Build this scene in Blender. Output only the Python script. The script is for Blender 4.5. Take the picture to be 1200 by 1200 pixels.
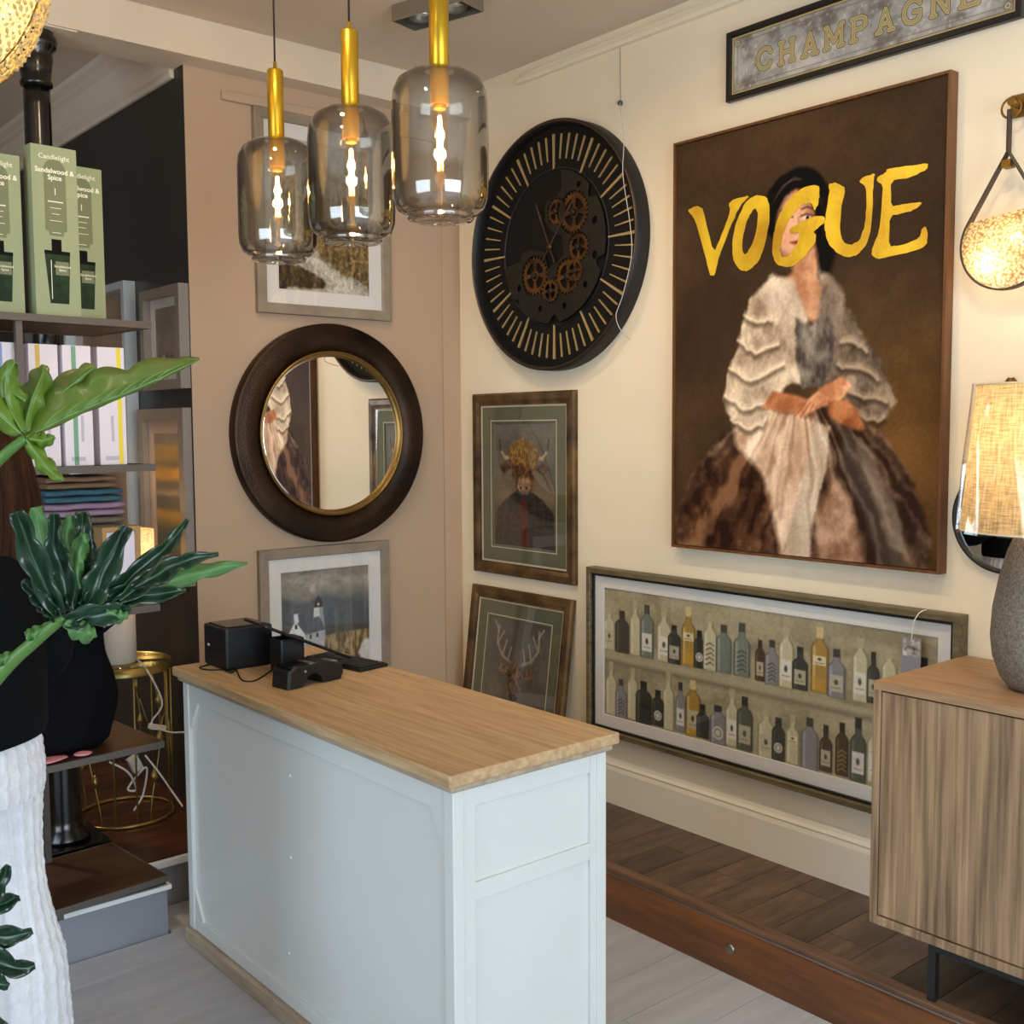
import bpy, bmesh, math, random
import numpy as np
from mathutils import Vector, Matrix
random.seed(7)
for o in list(bpy.data.objects): bpy.data.objects.remove(o)
S = bpy.context.scene
COL = S.collection
PI = math.pi

# ------------------------------------------------------------------ camera
YAW, PIT, ROL, FPX, EYE = math.radians(40.15), math.radians(-4.354), math.radians(-.336), 1280., 1.6
FW = Vector((math.sin(YAW)*math.cos(PIT), math.cos(YAW)*math.cos(PIT), math.sin(PIT)))
r_ = Vector((math.cos(YAW), -math.sin(YAW), 0)); u_ = r_.cross(FW)
RT = r_*math.cos(ROL)+u_*math.sin(ROL); UP = -r_*math.sin(ROL)+u_*math.cos(ROL)
CAM = Vector((0, 0, EYE))
cam = bpy.data.cameras.new('camera'); co = bpy.data.objects.new('camera', cam); COL.objects.link(co)
cam.sensor_width = 36; cam.lens = 36*FPX/1200; cam.clip_start = .02; cam.clip_end = 200
m = Matrix((RT, UP, -FW)).transposed().to_4x4(); m.translation = CAM; co.matrix_world = m
S.camera = co
# survey helpers: a point read off the photograph, on a known plane of the room
def ray(x, y): return RT*((x-600)/FPX)-UP*((y-600)/FPX)+FW
def onX(x, y, v): d = ray(x, y); return CAM+d*(v/d.x)
def onY(x, y, v): d = ray(x, y); return CAM+d*(v/d.y)
def onZ(x, y, v): d = ray(x, y); return CAM+d*((v-EYE)/d.z)
def dep(x, y, v): return CAM+ray(x, y)*v

# ------------------------------------------------------------------ view, world, lights
vs = S.view_settings
vs.view_transform = 'Standard'; vs.look = 'None'; vs.gamma = 1; vs.use_curve_mapping = False
vs.exposure = -0.1
W = bpy.data.worlds.new('sky'); S.world = W; W.use_nodes = True
bgn = W.node_tree.nodes['Background']
bgn.inputs[0].default_value = (.62, .78, 1.0, 1); bgn.inputs[1].default_value = 2.6
def area(name, loc, target, sx, sy, power, col, portal=False, spread=180):
    l = bpy.data.lights.new(name, 'AREA'); l.shape = 'RECTANGLE'; l.size = sx; l.size_y = sy
    l.energy = power; l.color = col; l.spread = math.radians(spread)
    if portal: l.cycles.is_portal = True
    o = bpy.data.objects.new(name, l); COL.objects.link(o); o.location = loc
    o.rotation_euler = (Vector(target)-Vector(loc)).to_track_quat('-Z', 'Y').to_euler(); return o
def spot(name, loc, target, power, col, ang=80, blend=.6, rad=.04):
    l = bpy.data.lights.new(name, 'SPOT'); l.energy = power; l.color = col; l.spot_size = math.radians(ang)
    l.spot_blend = blend; l.shadow_soft_size = rad
    o = bpy.data.objects.new(name, l); COL.objects.link(o); o.location = loc
    o.rotation_euler = (Vector(target)-Vector(loc)).to_track_quat('-Z', 'Y').to_euler(); return o
def bulb_light(name, loc, power, col, rad=.02):
    l = bpy.data.lights.new(name, 'POINT'); l.energy = power; l.color = col; l.shadow_soft_size = rad
    o = bpy.data.objects.new(name, l); COL.objects.link(o); o.location = loc; return o
WARM = (1.0, .80, .56)
DAY = (.76, .89, 1.0)
# daylight coming in at the shop window (front) and the side window, behind the camera
area('daylight_front_window', (.9, -2.42, 1.45), (.9, 3, 1.0), 3.2, 2.1, 128, DAY)
area('daylight_side_window', (-2.42, 1.2, 1.5), (3, 1.6, .9), 2.6, 1.9, 66, DAY)
# warm ceiling spots of the shop; last one added to brighten the back room
for i, (x, y, tx, ty, tz, p) in enumerate([(1.75, 1.0, 2.95, 1.2, 1.35, 40), (1.75, 2.1, 2.95, 2.3, 1.35, 42), (1.8, 3.1, 2.95, 3.3, 1.35, 26),
        (1.1, 2.2, 2.1, 3.86, 1.6, 30), (.3, 1.6, 1.5, 2.4, .8, 14), (.4, 5.0, .9, 5.0, 0, 130)]):
    spot('ceiling_spot', (x, y, 3.02), (tx, ty, tz), p, WARM, 100, .9, .06)

# ------------------------------------------------------------------ node materials
MATS = {}
def srgb(c):
    if isinstance(c, str):
        c = tuple(int(c[i:i+2], 16)/255 for i in (0, 2, 4))
    return tuple((x/12.92 if x <= .04045 else ((x+.055)/1.055)**2.4) for x in c)
def mat(name, col, rough=.6, metal=0., var=.0, scale=8., bump=0., bscale=60., spec=.5, stretch=(1, 1, 1), col2=None, coat=0., rnd=0., emit=0., emcol=None, sheen=0., trans=0.):
    if name in MATS: return MATS[name]
    M = bpy.data.materials.new(name); M.use_nodes = True; nt = M.node_tree; N, L = nt.nodes, nt.links
    b = N['Principled BSDF']; c = srgb(col)
    b.inputs['Base Color'].default_value = (*c, 1); b.inputs['Roughness'].default_value = rough; b.inputs['Metallic'].default_value = metal
    b.inputs['Specular IOR Level'].default_value = spec; b.inputs['Coat Weight'].default_value = coat; b.inputs['Coat Roughness'].default_value = .15
    if sheen: b.inputs['Sheen Weight'].default_value = sheen
    if trans: b.inputs['Transmission Weight'].default_value = trans
    if emit:
        b.inputs['Emission Color'].default_value = (*srgb(emcol or col), 1); b.inputs['Emission Strength'].default_value = emit
    tc = N.new('ShaderNodeTexCoord'); mp = N.new('ShaderNodeMapping'); mp.inputs['Scale'].default_value = stretch
    L.new(tc.outputs['Object'], mp.inputs['Vector'])
    src = None
    if var or col2:
        n = N.new('ShaderNodeTexNoise'); n.inputs['Scale'].default_value = scale; n.inputs['Detail'].default_value = 5
        L.new(mp.outputs[0], n.inputs['Vector'])
        r = N.new('ShaderNodeValToRGB'); r.color_ramp.elements[0].position = .32; r.color_ramp.elements[1].position = .68
        c2 = srgb(col2) if col2 else tuple(min(1, x*(1+var)) for x in c)
        c1 = c if col2 else tuple(x*(1-var) for x in c)
        r.color_ramp.elements[0].color = (*c1, 1); r.color_ramp.elements[1].color = (*c2, 1)
        L.new(n.outputs['Fac'], r.inputs[0]); src = r.outputs[0]
    if rnd:
        oi = N.new('ShaderNodeObjectInfo'); mr = N.new('ShaderNodeMapRange'); mr.inputs[3].default_value = 1-rnd; mr.inputs[4].default_value = 1+rnd
        L.new(oi.outputs['Random'], mr.inputs[0])
        h = N.new('ShaderNodeHueSaturation'); L.new(mr.outputs[0], h.inputs['Value'])
        if src: L.new(src, h.inputs['Color'])
        else: h.inputs['Color'].default_value = (*c, 1)
        src = h.outputs[0]
    if src: L.new(src, b.inputs['Base Color'])
    if bump:
        n2 = N.new('ShaderNodeTexNoise'); n2.inputs['Scale'].default_value = bscale; n2.inputs['Detail'].default_value = 4
        L.new(mp.outputs[0], n2.inputs['Vector'])
        bp = N.new('ShaderNodeBump'); bp.inputs['Strength'].default_value = bump; bp.inputs['Distance'].default_value = .01
        L.new(n2.outputs['Fac'], bp.inputs['Height']); L.new(bp.outputs[0], b.inputs['Normal'])
    MATS[name] = M; return M
def wood(name, ca, cb, stretch=(1, 12, 12), scale=3., rough=.55, ring=.0, rnd=.0, coat=0., bump=.08, spec=.4, rs=None, rk=34.):
    """grain: noise pulled out along the board, with a wavy ring figure on top"""
    if name in MATS: return MATS[name]
    M = bpy.data.materials.new(name); M.use_nodes = True; nt = M.node_tree; N, L = nt.nodes, nt.links
    b = N['Principled BSDF']; b.inputs['Roughness'].default_value = rough; b.inputs['Specular IOR Level'].default_value = spec
    b.inputs['Coat Weight'].default_value = coat; b.inputs['Coat Roughness'].default_value = .2
    tc = N.new('ShaderNodeTexCoord'); mp = N.new('ShaderNodeMapping'); mp.inputs['Scale'].default_value = stretch
    vec = tc.outputs['Object']
    oi = N.new('ShaderNodeObjectInfo')
    if rnd:
        va = N.new('ShaderNodeVectorMath'); va.operation = 'MULTIPLY_ADD'; va.inputs[1].default_value = (7, 9, 5)
        L.new(oi.outputs['Random'], va.inputs[0]); L.new(vec, va.inputs[2]); vec = va.outputs[0]
    L.new(vec, mp.inputs['Vector'])
    n = N.new('ShaderNodeTexNoise'); n.inputs['Scale'].default_value = scale; n.inputs['Detail'].default_value = 7; n.inputs['Roughness'].default_value = .62
    L.new(mp.outputs[0], n.inputs['Vector']); fac = n.outputs['Fac']
    if ring:
        w = N.new('ShaderNodeTexNoise'); w.inputs['Scale'].default_value = scale*.55; w.inputs['Detail'].default_value = 1.5
        if rs:
            mp2 = N.new('ShaderNodeMapping'); mp2.inputs['Scale'].default_value = rs; L.new(vec, mp2.inputs['Vector']); L.new(mp2.outputs[0], w.inputs['Vector'])
        else: L.new(mp.outputs[0], w.inputs['Vector'])
        mu = N.new('ShaderNodeMath'); mu.operation = 'MULTIPLY'; mu.inputs[1].default_value = rk; L.new(w.outputs['Fac'], mu.inputs[0])
        sn = N.new('ShaderNodeMath'); sn.operation = 'SINE'; L.new(mu.outputs[0], sn.inputs[0])
        ml = N.new('ShaderNodeMath'); ml.operation = 'MULTIPLY_ADD'; ml.inputs[1].default_value = ring; L.new(sn.outputs[0], ml.inputs[0]); L.new(fac, ml.inputs[2])
        fac = ml.outputs[0]
    r = N.new('ShaderNodeValToRGB'); r.color_ramp.elements[0].position = .3; r.color_ramp.elements[1].position = .72
    r.color_ramp.elements[0].color = (*srgb(ca), 1); r.color_ramp.elements[1].color = (*srgb(cb), 1)
    L.new(fac, r.inputs[0]); src = r.outputs[0]
    if rnd:
        mr = N.new('ShaderNodeMapRange'); mr.inputs[3].default_value = 1-rnd; mr.inputs[4].default_value = 1+rnd
        L.new(oi.outputs['Random'], mr.inputs[0]); h = N.new('ShaderNodeHueSaturation')
        L.new(mr.outputs[0], h.inputs['Value']); L.new(src, h.inputs['Color']); src = h.outputs[0]
    L.new(src, b.inputs['Base Color'])
    if bump:
        bp = N.new('ShaderNodeBump'); bp.inputs['Strength'].default_value = bump; bp.inputs['Distance'].default_value = .004
        L.new(fac, bp.inputs['Height']); L.new(bp.outputs[0], b.inputs['Normal'])
    MATS[name] = M; return M
def glass(name, tint=(1, 1, 1), rough=.0, refl=.5, edge=None, clear=1.):
    """thin pane: straight-through light tinted by the glass, plus the reflection off its face"""
    if name in MATS: return MATS[name]
    M = bpy.data.materials.new(name); M.use_nodes = True; nt = M.node_tree; N, L = nt.nodes, nt.links
    N.remove(N['Principled BSDF']); out = N['Material Output']
    t = N.new('ShaderNodeBsdfTransparent'); g = N.new('ShaderNodeBsdfGlossy'); g.inputs['Roughness'].default_value = rough
    g.inputs['Color'].default_value = (1, 1, 1, 1)
    if edge:
        lw = N.new('ShaderNodeLayerWeight'); lw.inputs[0].default_value = .35
        mc = N.new('ShaderNodeMixRGB'); mc.inputs[1].default_value = (*tint, 1); mc.inputs[2].default_value = (*edge, 1)
        L.new(lw.outputs['Facing'], mc.inputs[0]); L.new(mc.outputs[0], t.inputs['Color'])
    else: t.inputs['Color'].default_value = (*tint, 1)
    lf = N.new('ShaderNodeLayerWeight'); lf.inputs[0].default_value = .5
    pw = N.new('ShaderNodeMath'); pw.operation = 'POWER'; pw.inputs[1].default_value = 4.5; L.new(lf.outputs['Facing'], pw.inputs[0])
    mu = N.new('ShaderNodeMath'); mu.operation = 'MULTIPLY_ADD'; mu.inputs[1].default_value = .9; mu.inputs[2].default_value = .045*refl*2; mu.use_clamp = True
    L.new(pw.outputs[0], mu.inputs[0])
    mx = N.new('ShaderNodeMixShader'); L.new(mu.outputs[0], mx.inputs[0]); L.new(t.outputs[0], mx.inputs[1]); L.new(g.outputs[0], mx.inputs[2])
    L.new(mx.outputs[0], out.inputs['Surface']); MATS[name] = M; return M
def glow(name, col, strength):
    if name in MATS: return MATS[name]
    M = bpy.data.materials.new(name); M.use_nodes = True; nt = M.node_tree; N, L = nt.nodes, nt.links
    N.remove(N['Principled BSDF']); e = N.new('ShaderNodeEmission'); e.inputs[0].default_value = (*srgb(col), 1); e.inputs[1].default_value = strength
    L.new(e.outputs[0], N['Material Output'].inputs['Surface']); MATS[name] = M; return M
def shade_cloth(name, col, thr=.5, weave=260., rough=.9):
    """lampshade cloth: lets lamp light through; woven slubs"""
    if name in MATS: return MATS[name]
    M = bpy.data.materials.new(name); M.use_nodes = True; nt = M.node_tree; N, L = nt.nodes, nt.links
    N.remove(N['Principled BSDF']); c = srgb(col)
    tc = N.new('ShaderNodeTexCoord'); outs = []
    for st in ((1, 1, 14), (9, 9, .6)):
        mp = N.new('ShaderNodeMapping'); mp.inputs['Scale'].default_value = st; L.new(tc.outputs['Object'], mp.inputs[0])
        n = N.new('ShaderNodeTexNoise'); n.inputs['Scale'].default_value = weave/12; n.inputs['Detail'].default_value = 3; L.new(mp.outputs[0], n.inputs[0]); outs.append(n.outputs['Fac'])
    ad = N.new('ShaderNodeMath'); ad.operation = 'ADD'; L.new(outs[0], ad.inputs[0]); L.new(outs[1], ad.inputs[1])
    r = N.new('ShaderNodeValToRGB'); r.color_ramp.elements[0].position = .75/1.6; r.color_ramp.elements[1].position = 1.15/1.6*1.0
    hv = N.new('ShaderNodeMath'); hv.operation = 'MULTIPLY'; hv.inputs[1].default_value = .62; L.new(ad.outputs[0], hv.inputs[0])
    r.color_ramp.elements[0].color = (*[x*.55 for x in c], 1); r.color_ramp.elements[1].color = (*[min(1, x*1.15) for x in c], 1)
    L.new(hv.outputs[0], r.inputs[0])
    d = N.new('ShaderNodeBsdfDiffuse'); t = N.new('ShaderNodeBsdfTranslucent')
    L.new(r.outputs[0], d.inputs[0]); L.new(r.outputs[0], t.inputs[0])
    mx = N.new('ShaderNodeMixShader'); mx.inputs[0].default_value = thr; L.new(d.outputs[0], mx.inputs[1]); L.new(t.outputs[0], mx.inputs[2])
    L.new(mx.outputs[0], N['Material Output'].inputs['Surface']); MATS[name] = M; return M
def print_mat(name, rough=.6):
    """flat print: colours stored on the print's own surface"""
    if name in MATS: return MATS[name]
    M = bpy.data.materials.new(name); M.use_nodes = True; nt = M.node_tree; N, L = nt.nodes, nt.links
    b = N['Principled BSDF']; a = N.new('ShaderNodeAttribute'); a.attribute_name = 'ink'; L.new(a.outputs['Color'], b.inputs['Base Color'])
    b.inputs['Roughness'].default_value = rough; b.inputs['Specular IOR Level'].default_value = .3
    MATS[name] = M; return M

# ------------------------------------------------------------------ mesh building
ROOT = {}
def xf_of(o):
    while o is not None and o.parent is not None: o = o.parent
    return ROOT.get(o.name) if o is not None else None
class B:
    def __init__(s): s.v = []; s.f = []; s.sm = []
    def add(s, vs, fs, smooth=False):
        k = len(s.v); s.v += [Vector(v) for v in vs]; s.f += [tuple(i+k for i in f) for f in fs]; s.sm += [smooth]*len(fs); return s
    def box(s, x0, x1, y0, y1, z0, z1, fr=None):
        p = [(x, y, z) for x in (x0, x1) for y in (y0, y1) for z in (z0, z1)]
        if fr: p = [fr(*q) for q in p]
        return s.add(p, [(0, 1, 3, 2), (4, 6, 7, 5), (0, 4, 5, 1), (2, 3, 7, 6), (0, 2, 6, 4), (1, 5, 7, 3)])
    def hexa(s, p): return s.add(p, [(0, 1, 2, 3), (7, 6, 5, 4), (0, 4, 5, 1), (1, 5, 6, 2), (2, 6, 7, 3), (3, 7, 4, 0)])
    def loft(s, rings, closed=True, caps=True, smooth=True):
        n = len(rings[0]); vs = [p for r in rings for p in r]; fs = []
        for i in range(len(rings)-1):
            for j in range(n if closed else n-1):
                a = i*n+j; b = i*n+(j+1) % n; fs.append((a, b, b+n, a+n))
        s.add(vs, fs, smooth)
        if caps and closed:
            s.add(rings[0], [tuple(range(n))[::-1]]); s.add(rings[-1], [tuple(range(n))])
        return s
    def lathe(s, prof, c=(0, 0, 0), n=32, fr=None, caps=True, smooth=True):
        rings = []
        for r, z in prof:
            ring = [(r*math.cos(2*PI*k/n), r*math.sin(2*PI*k/n), z) for k in range(n)]
            rings.append([fr(*q) if fr else (q[0]+c[0], q[1]+c[1], q[2]+c[2]) for q in ring])
        return s.loft(rings, True, caps, smooth)
    def tube(s, pts, r, n=8, closed=False, caps=True):
        pts = [Vector(p) for p in pts]; m_ = len(pts); rs = r if isinstance(r, (list, tuple)) else [r]*m_
        rings = []; ref = None
        for i, p in enumerate(pts):
            a = pts[(i-1) % m_] if (closed or i) else p; b = pts[(i+1) % m_] if (closed or i < m_-1) else p
            t = (b-a); t = t.normalized() if t.length > 1e-9 else Vector((0, 0, 1))
            if ref is None: ref = t.orthogonal().normalized()
            ref = (ref-t*ref.dot(t)); ref = ref.normalized() if ref.length > 1e-6 else t.orthogonal().normalized()
            q = t.cross(ref)
            rings.append([p+ref*(rs[i]*math.cos(2*PI*k/n))+q*(rs[i]*math.sin(2*PI*k/n)) for k in range(n)])
        if closed: rings.append(rings[0]); caps = False
        return s.loft(rings, True, caps)
    def cyl(s, a, b, r, r2=None, n=16): return s.tube([a, b], [r, r if r2 is None else r2], n)
    def ball(s, c, r, n=12, sz=1.):
        return s.lathe([(max(1e-4, r*math.sin(PI*k/n)), -r*sz*math.cos(PI*k/n)) for k in range(n+1)], c, n*2)
    def build(s, name, material, parent=None, bevel=0., seg=2, smooth=None, solid=0.):
        me = bpy.data.meshes.new(name); vs = s.v
        x = xf_of(parent) if parent is not None else None
        if x: vs = [x @ v for v in vs]
        me.from_pydata([tuple(v) for v in vs], [], s.f)
        sm = s.sm if smooth is None else [smooth]*len(s.f)
        me.polygons.foreach_set('use_smooth', sm)
        bm = bmesh.new(); bm.from_mesh(me)
        bmesh.ops.remove_doubles(bm, verts=bm.verts, dist=1e-5)
        bmesh.ops.recalc_face_normals(bm, faces=bm.faces)
        if bevel:
            e = [e for e in bm.edges if len(e.link_faces) == 2 and e.calc_face_angle(0) > .6]
            bmesh.ops.bevel(bm, geom=e, offset=bevel, segments=seg, profile=.6, affect='EDGES', clamp_overlap=True)
        bm.to_mesh(me); bm.free()
        if not any(me.polygons[i].use_smooth for i in range(min(1, len(me.polygons)))): pass
        o = bpy.data.objects.new(name, me); COL.objects.link(o)
        if material: me.materials.append(material)
        if solid:
            so = o.modifiers.new('thickness', 'SOLIDIFY'); so.thickness = solid; so.offset = 0
        if parent is not None: o.parent = parent
        return o
def sharp_smooth(o, ang=40):
    me = o.data; me.polygons.foreach_set('use_smooth', [True]*len(me.polygons)); me.set_sharp_from_angle(angle=math.radians(ang)); return o
def tag(o, label=None, cat=None, group=None, kind=None):
    if label: o['label'] = label
    if cat: o['category'] = cat
    if group: o['group'] = group
    if kind: o['kind'] = kind
    return o
def thing(name, label, cat, loc=(0, 0, 0), rz=0., group=None):
    o = bpy.data.objects.new(name, None); COL.objects.link(o); o.location = loc; o.rotation_euler = (0, 0, rz); o.empty_display_size = .05
    ROOT[o.name] = (Matrix.Translation(Vector(loc)) @ Matrix.Rotation(rz, 4, 'Z')).inverted()
    return tag(o, label, cat, group)
def struct(o): o['kind'] = 'structure'; return o
def copy_thing(root, loc, rz=None):
    c = root.copy(); COL.objects.link(c); c.location = loc
    if rz is not None: c.rotation_euler = (0, 0, rz)
    for ch in list(root.children):
        d = ch.copy(); COL.objects.link(d); d.parent = c
        for g in list(ch.children):
            e = g.copy(); COL.objects.link(e); e.parent = d
    return c
class Fr:
    """a working plane: origin, right, up, outward"""
    def __init__(s, o, r, u, n): s.o, s.r, s.u, s.n = Vector(o), Vector(r).normalized(), Vector(u).normalized(), Vector(n).normalized()
    def __call__(s, a, b, c=0.): return s.o+s.r*a+s.u*b+s.n*c
    def loc(s, p): q = Vector(p)-s.o; return (q.dot(s.r), q.dot(s.u), q.dot(s.n))
XW, YW, ZC = 2.955, 3.86, 3.055       # right wall, taupe wall, ceiling
def frR(y, z, x=XW): return Fr((x, y, z), (0, -1, 0), (0, 0, 1), (-1, 0, 0))     # on the cream wall
def frB(x, z, y=YW): return Fr((x, y, z), (1, 0, 0), (0, 0, 1), (0, -1, 0))      # on the taupe wall
def shape(name, loops, fr, depth, material, parent, c=0., bevel=0.):
    """flat outlines (with holes) given as 2-D loops in a frame, with thickness"""
    cu = bpy.data.curves.new(name, 'CURVE'); cu.dimensions = '2D'; cu.fill_mode = 'BOTH'; cu.extrude = depth/2; cu.bevel_depth = bevel
    for lp in loops:
        sp = cu.splines.new('POLY'); sp.points.add(len(lp)-1); sp.use_cyclic_u = True
        for i, (a, b) in enumerate(lp): sp.points[i].co = (a, b, 0, 1)
    return curve_mesh(name, cu, fr, c+depth/2, material, parent)
def curve_mesh(name, cu, fr, c, material, parent):
    o = bpy.data.objects.new(name+'_c', cu); COL.objects.link(o)
    dg = bpy.context.evaluated_depsgraph_get(); me = bpy.data.meshes.new_from_object(o.evaluated_get(dg))
    bpy.data.objects.remove(o); bpy.data.curves.remove(cu)
    x = xf_of(parent) if parent is not None else None
    for v in me.vertices:
        p = fr(v.co.x, v.co.y, v.co.z+c); v.co = x @ p if x else p
    me.materials.clear(); me.materials.append(material); me.name = name
    n = bpy.data.objects.new(name, me); COL.objects.link(n)
    if parent is not None: n.parent = parent
    return n
def text(name, body, fr, size, material, parent, c=0., depth=.0006, align='CENTER', line=1., off=0., sx=1.):
    cu = bpy.data.curves.new(name, 'FONT'); cu.body = body; cu.size = size; cu.align_x = align; cu.align_y = 'CENTER'; cu.extrude = depth/2
    cu.space_line = line; cu.offset = off; cu.resolution_u = 3
    f2 = Fr(fr.o, fr.r, fr.u, fr.n)
    o = curve_mesh(name, cu, f2, c+depth/2, material, parent); return o

# ------------------------------------------------------------------ painted prints: a small brush kit on a colour grid
class Cv:
    def __init__(s, w, h, nx, ny, base):
        s.w, s.h, s.nx, s.ny = w, h, nx, ny
        s.X, s.Y = np.meshgrid(np.linspace(0, w, nx), np.linspace(0, h, ny))
        s.im = np.ones((ny, nx, 3))*np.array(s.c(base)); s.px = max(w/nx, h/ny)
    def c(s, c): return tuple(int(c[i:i+2], 16)/255 for i in (0, 2, 4)) if isinstance(c, str) else c
    def noise(s, sx, sy, seed=0, oct=4):
        out = np.zeros_like(s.X); amp = 1; tot = 0; rng = np.random.RandomState(seed)
        for k in range(oct):
            gx, gy = int(s.w/sx*2**k)+3, int(s.h/sy*2**k)+3
            g = rng.rand(gy, gx); fx = s.X/sx*2**k; fy = s.Y/sy*2**k
            ix = np.clip(fx.astype(int), 0, gx-2); iy = np.clip(fy.astype(int), 0, gy-2); tx = fx-ix; ty = fy-iy
            tx = tx*tx*(3-2*tx); ty = ty*ty*(3-2*ty)
            out += amp*((g[iy, ix]*(1-tx)+g[iy, ix+1]*tx)*(1-ty)+(g[iy+1, ix]*(1-tx)+g[iy+1, ix+1]*tx)*ty); tot += amp; amp *= .55
        return out/tot
    def put(s, mask, col):
        c = np.array(s.c(col)) if not isinstance(col, np.ndarray) else col
        s.im = s.im*(1-mask[..., None])+c*mask[..., None]; return s
    def sd(s, P):
        """signed distance to a polygon, inside negative"""
        P = np.array(P, float); d = np.full(s.X.shape, 1e9); ins = np.zeros(s.X.shape, bool)
        n = len(P)
        for i in range(n):
            a = P[i]; b = P[(i+1) % n]; e = b-a; L = e@e+1e-12
            t = np.clip(((s.X-a[0])*e[0]+(s.Y-a[1])*e[1])/L, 0, 1)
            d = np.minimum(d, np.hypot(s.X-a[0]-t*e[0], s.Y-a[1]-t*e[1]))
            cr = ((a[1] > s.Y) != (b[1] > s.Y)); xx = a[0]+(s.Y-a[1])*(e[0])/(e[1] if abs(e[1]) > 1e-12 else 1e-12)
            ins ^= cr & (s.X < xx)
        return np.where(ins, -d, d)
    def poly(s, P, col, soft=None, a=1., wob=0., seed=1, sh=None):
        soft = soft or s.px*.8
        d = s.sd(P)
        if wob: d = d+(s.noise(wob*3, wob*3, seed)-.5)*wob*2
        m_ = np.clip(.5-d/(2*soft), 0, 1)*a
        return s.put(m_, col)
    def ell(s, cx, cy, rx, ry, col, soft=None, a=1., rot=0.):
        soft = soft or s.px*.8
        x = (s.X-cx)*math.cos(rot)+(s.Y-cy)*math.sin(rot); y = -(s.X-cx)*math.sin(rot)+(s.Y-cy)*math.cos(rot)
        d = (np.hypot(x/rx, y/ry)-1)*min(rx, ry)
        return s.put(np.clip(.5-d/(2*soft), 0, 1)*a, col)
    def dist(s, pts):
        d = np.full(s.X.shape, 1e9)
        for (a, b) in zip(pts[:-1], pts[1:]):
            a = np.array(a, float); b = np.array(b, float); e = b-a; L = e@e+1e-12
            t = np.clip(((s.X-a[0])*e[0]+(s.Y-a[1])*e[1])/L, 0, 1)
            d = np.minimum(d, np.hypot(s.X-a[0]-t*e[0], s.Y-a[1]-t*e[1]))
        return d
    def line(s, pts, wd, col, a=1., soft=None):
        soft = soft or s.px*.8
        return s.put(np.clip(.5-(s.dist(pts)-wd/2)/(2*soft), 0, 1)*a, col)
    def mul(s, f): s.im = s.im*(f[..., None]); return s
    def mesh(s, name, fr, parent, c, material, gain=1.):
        """fr: frame whose origin is the top-left corner of the print"""
        nx, ny = s.nx, s.ny
        P = np.zeros((ny, nx, 3)); o, r, u, n = [np.array(q) for q in (fr.o, fr.r, fr.u, fr.n)]
        P = o+s.X[..., None]*r-s.Y[..., None]*u+n*c
        x = xf_of(parent); A = np.array(x); P = P.reshape(-1, 3)@A[:3, :3].T+A[:3, 3]
        idx = np.arange(nx*ny).reshape(ny, nx)
        q = np.stack([idx[1:, :-1], idx[1:, 1:], idx[:-1, 1:], idx[:-1, :-1]], -1).reshape(-1, 4)
        me = bpy.data.meshes.new(name); me.vertices.add(len(P)); me.vertices.foreach_set('co', P.ravel())
        me.loops.add(q.size); me.polygons.add(len(q)); me.loops.foreach_set('vertex_index', q.ravel().astype(np.int32))
        me.polygons.foreach_set('loop_start', np.arange(0, q.size, 4, dtype=np.int32)); me.update(calc_edges=True)
        im = np.clip(s.im*gain, 0, 1); lin = np.where(im <= .04045, im/12.92, ((im+.055)/1.055)**2.4)
        at = me.color_attributes.new('ink', 'FLOAT_COLOR', 'POINT')
        at.data.foreach_set('color', np.concatenate([lin.reshape(-1, 3), np.ones((nx*ny, 1))], 1).ravel())
        me.materials.append(material); ob = bpy.data.objects.new(name, me); COL.objects.link(ob); ob.parent = parent; return ob

# ================================================================== the room
m_cream = mat('cream_plaster', 'E9DABF', .75, var=.03, scale=2.5, bump=.05, bscale=30)
m_taupe = mat('taupe_paint', 'B79C82', .7, var=.03, scale=2, bump=.04, bscale=40)
m_ceil = mat('ceiling_paint', 'D2C2AC', .85, var=.03, scale=1.5, bump=.05, bscale=14)
m_beam = mat('beam_paint', 'DCCBB4', .75, var=.03, scale=3, bump=.05, bscale=18)
m_dark = mat('charcoal_paint', '2B2927', .45, var=.08, scale=2, bump=.03, bscale=30)
m_trimw = mat('white_gloss_trim', 'E8DFCE', .4, var=.03, scale=4)
m_white = mat('white_paint', 'E6E6E2', .45)
m_gfloor = wood('grey_painted_boards', 'A3A3A8', 'B5B5B9', (1.2, 9, 9), 2.2, .5, rnd=.035, bump=.04)
m_gbase = mat('grey_floor_base', '6E6C6C', .8)
m_griser = mat('grey_riser_shaded', '86868C', .6, var=.03)  # floor grey, darkened to cancel the window light on the riser face
m_plat = wood('platform_boards', '4A2E1E', '7A5238', (6, 1, 6), 3.2, .42, ring=.05, rnd=.22, coat=.15)
m_plat = wood('platform_oak', '3C2C20', '6C5340', (1.5, 9, 9), 3., .42, ring=.03, rnd=.38, coat=.15)
m_lip = wood('oak_lip', '52392A', '7E5F48', (14, 1.2, 14), 3., .45)
m_riser = wood('varnished_riser', '40200E', '86501F', (8, .9, 8), 2.2, .3, coat=.5, spec=.5)
m_back = wood('dark_back_boards', '2E180D', '5E3520', (1.2, 12, 12), 3., .28, rnd=.2, coat=.35)

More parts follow.
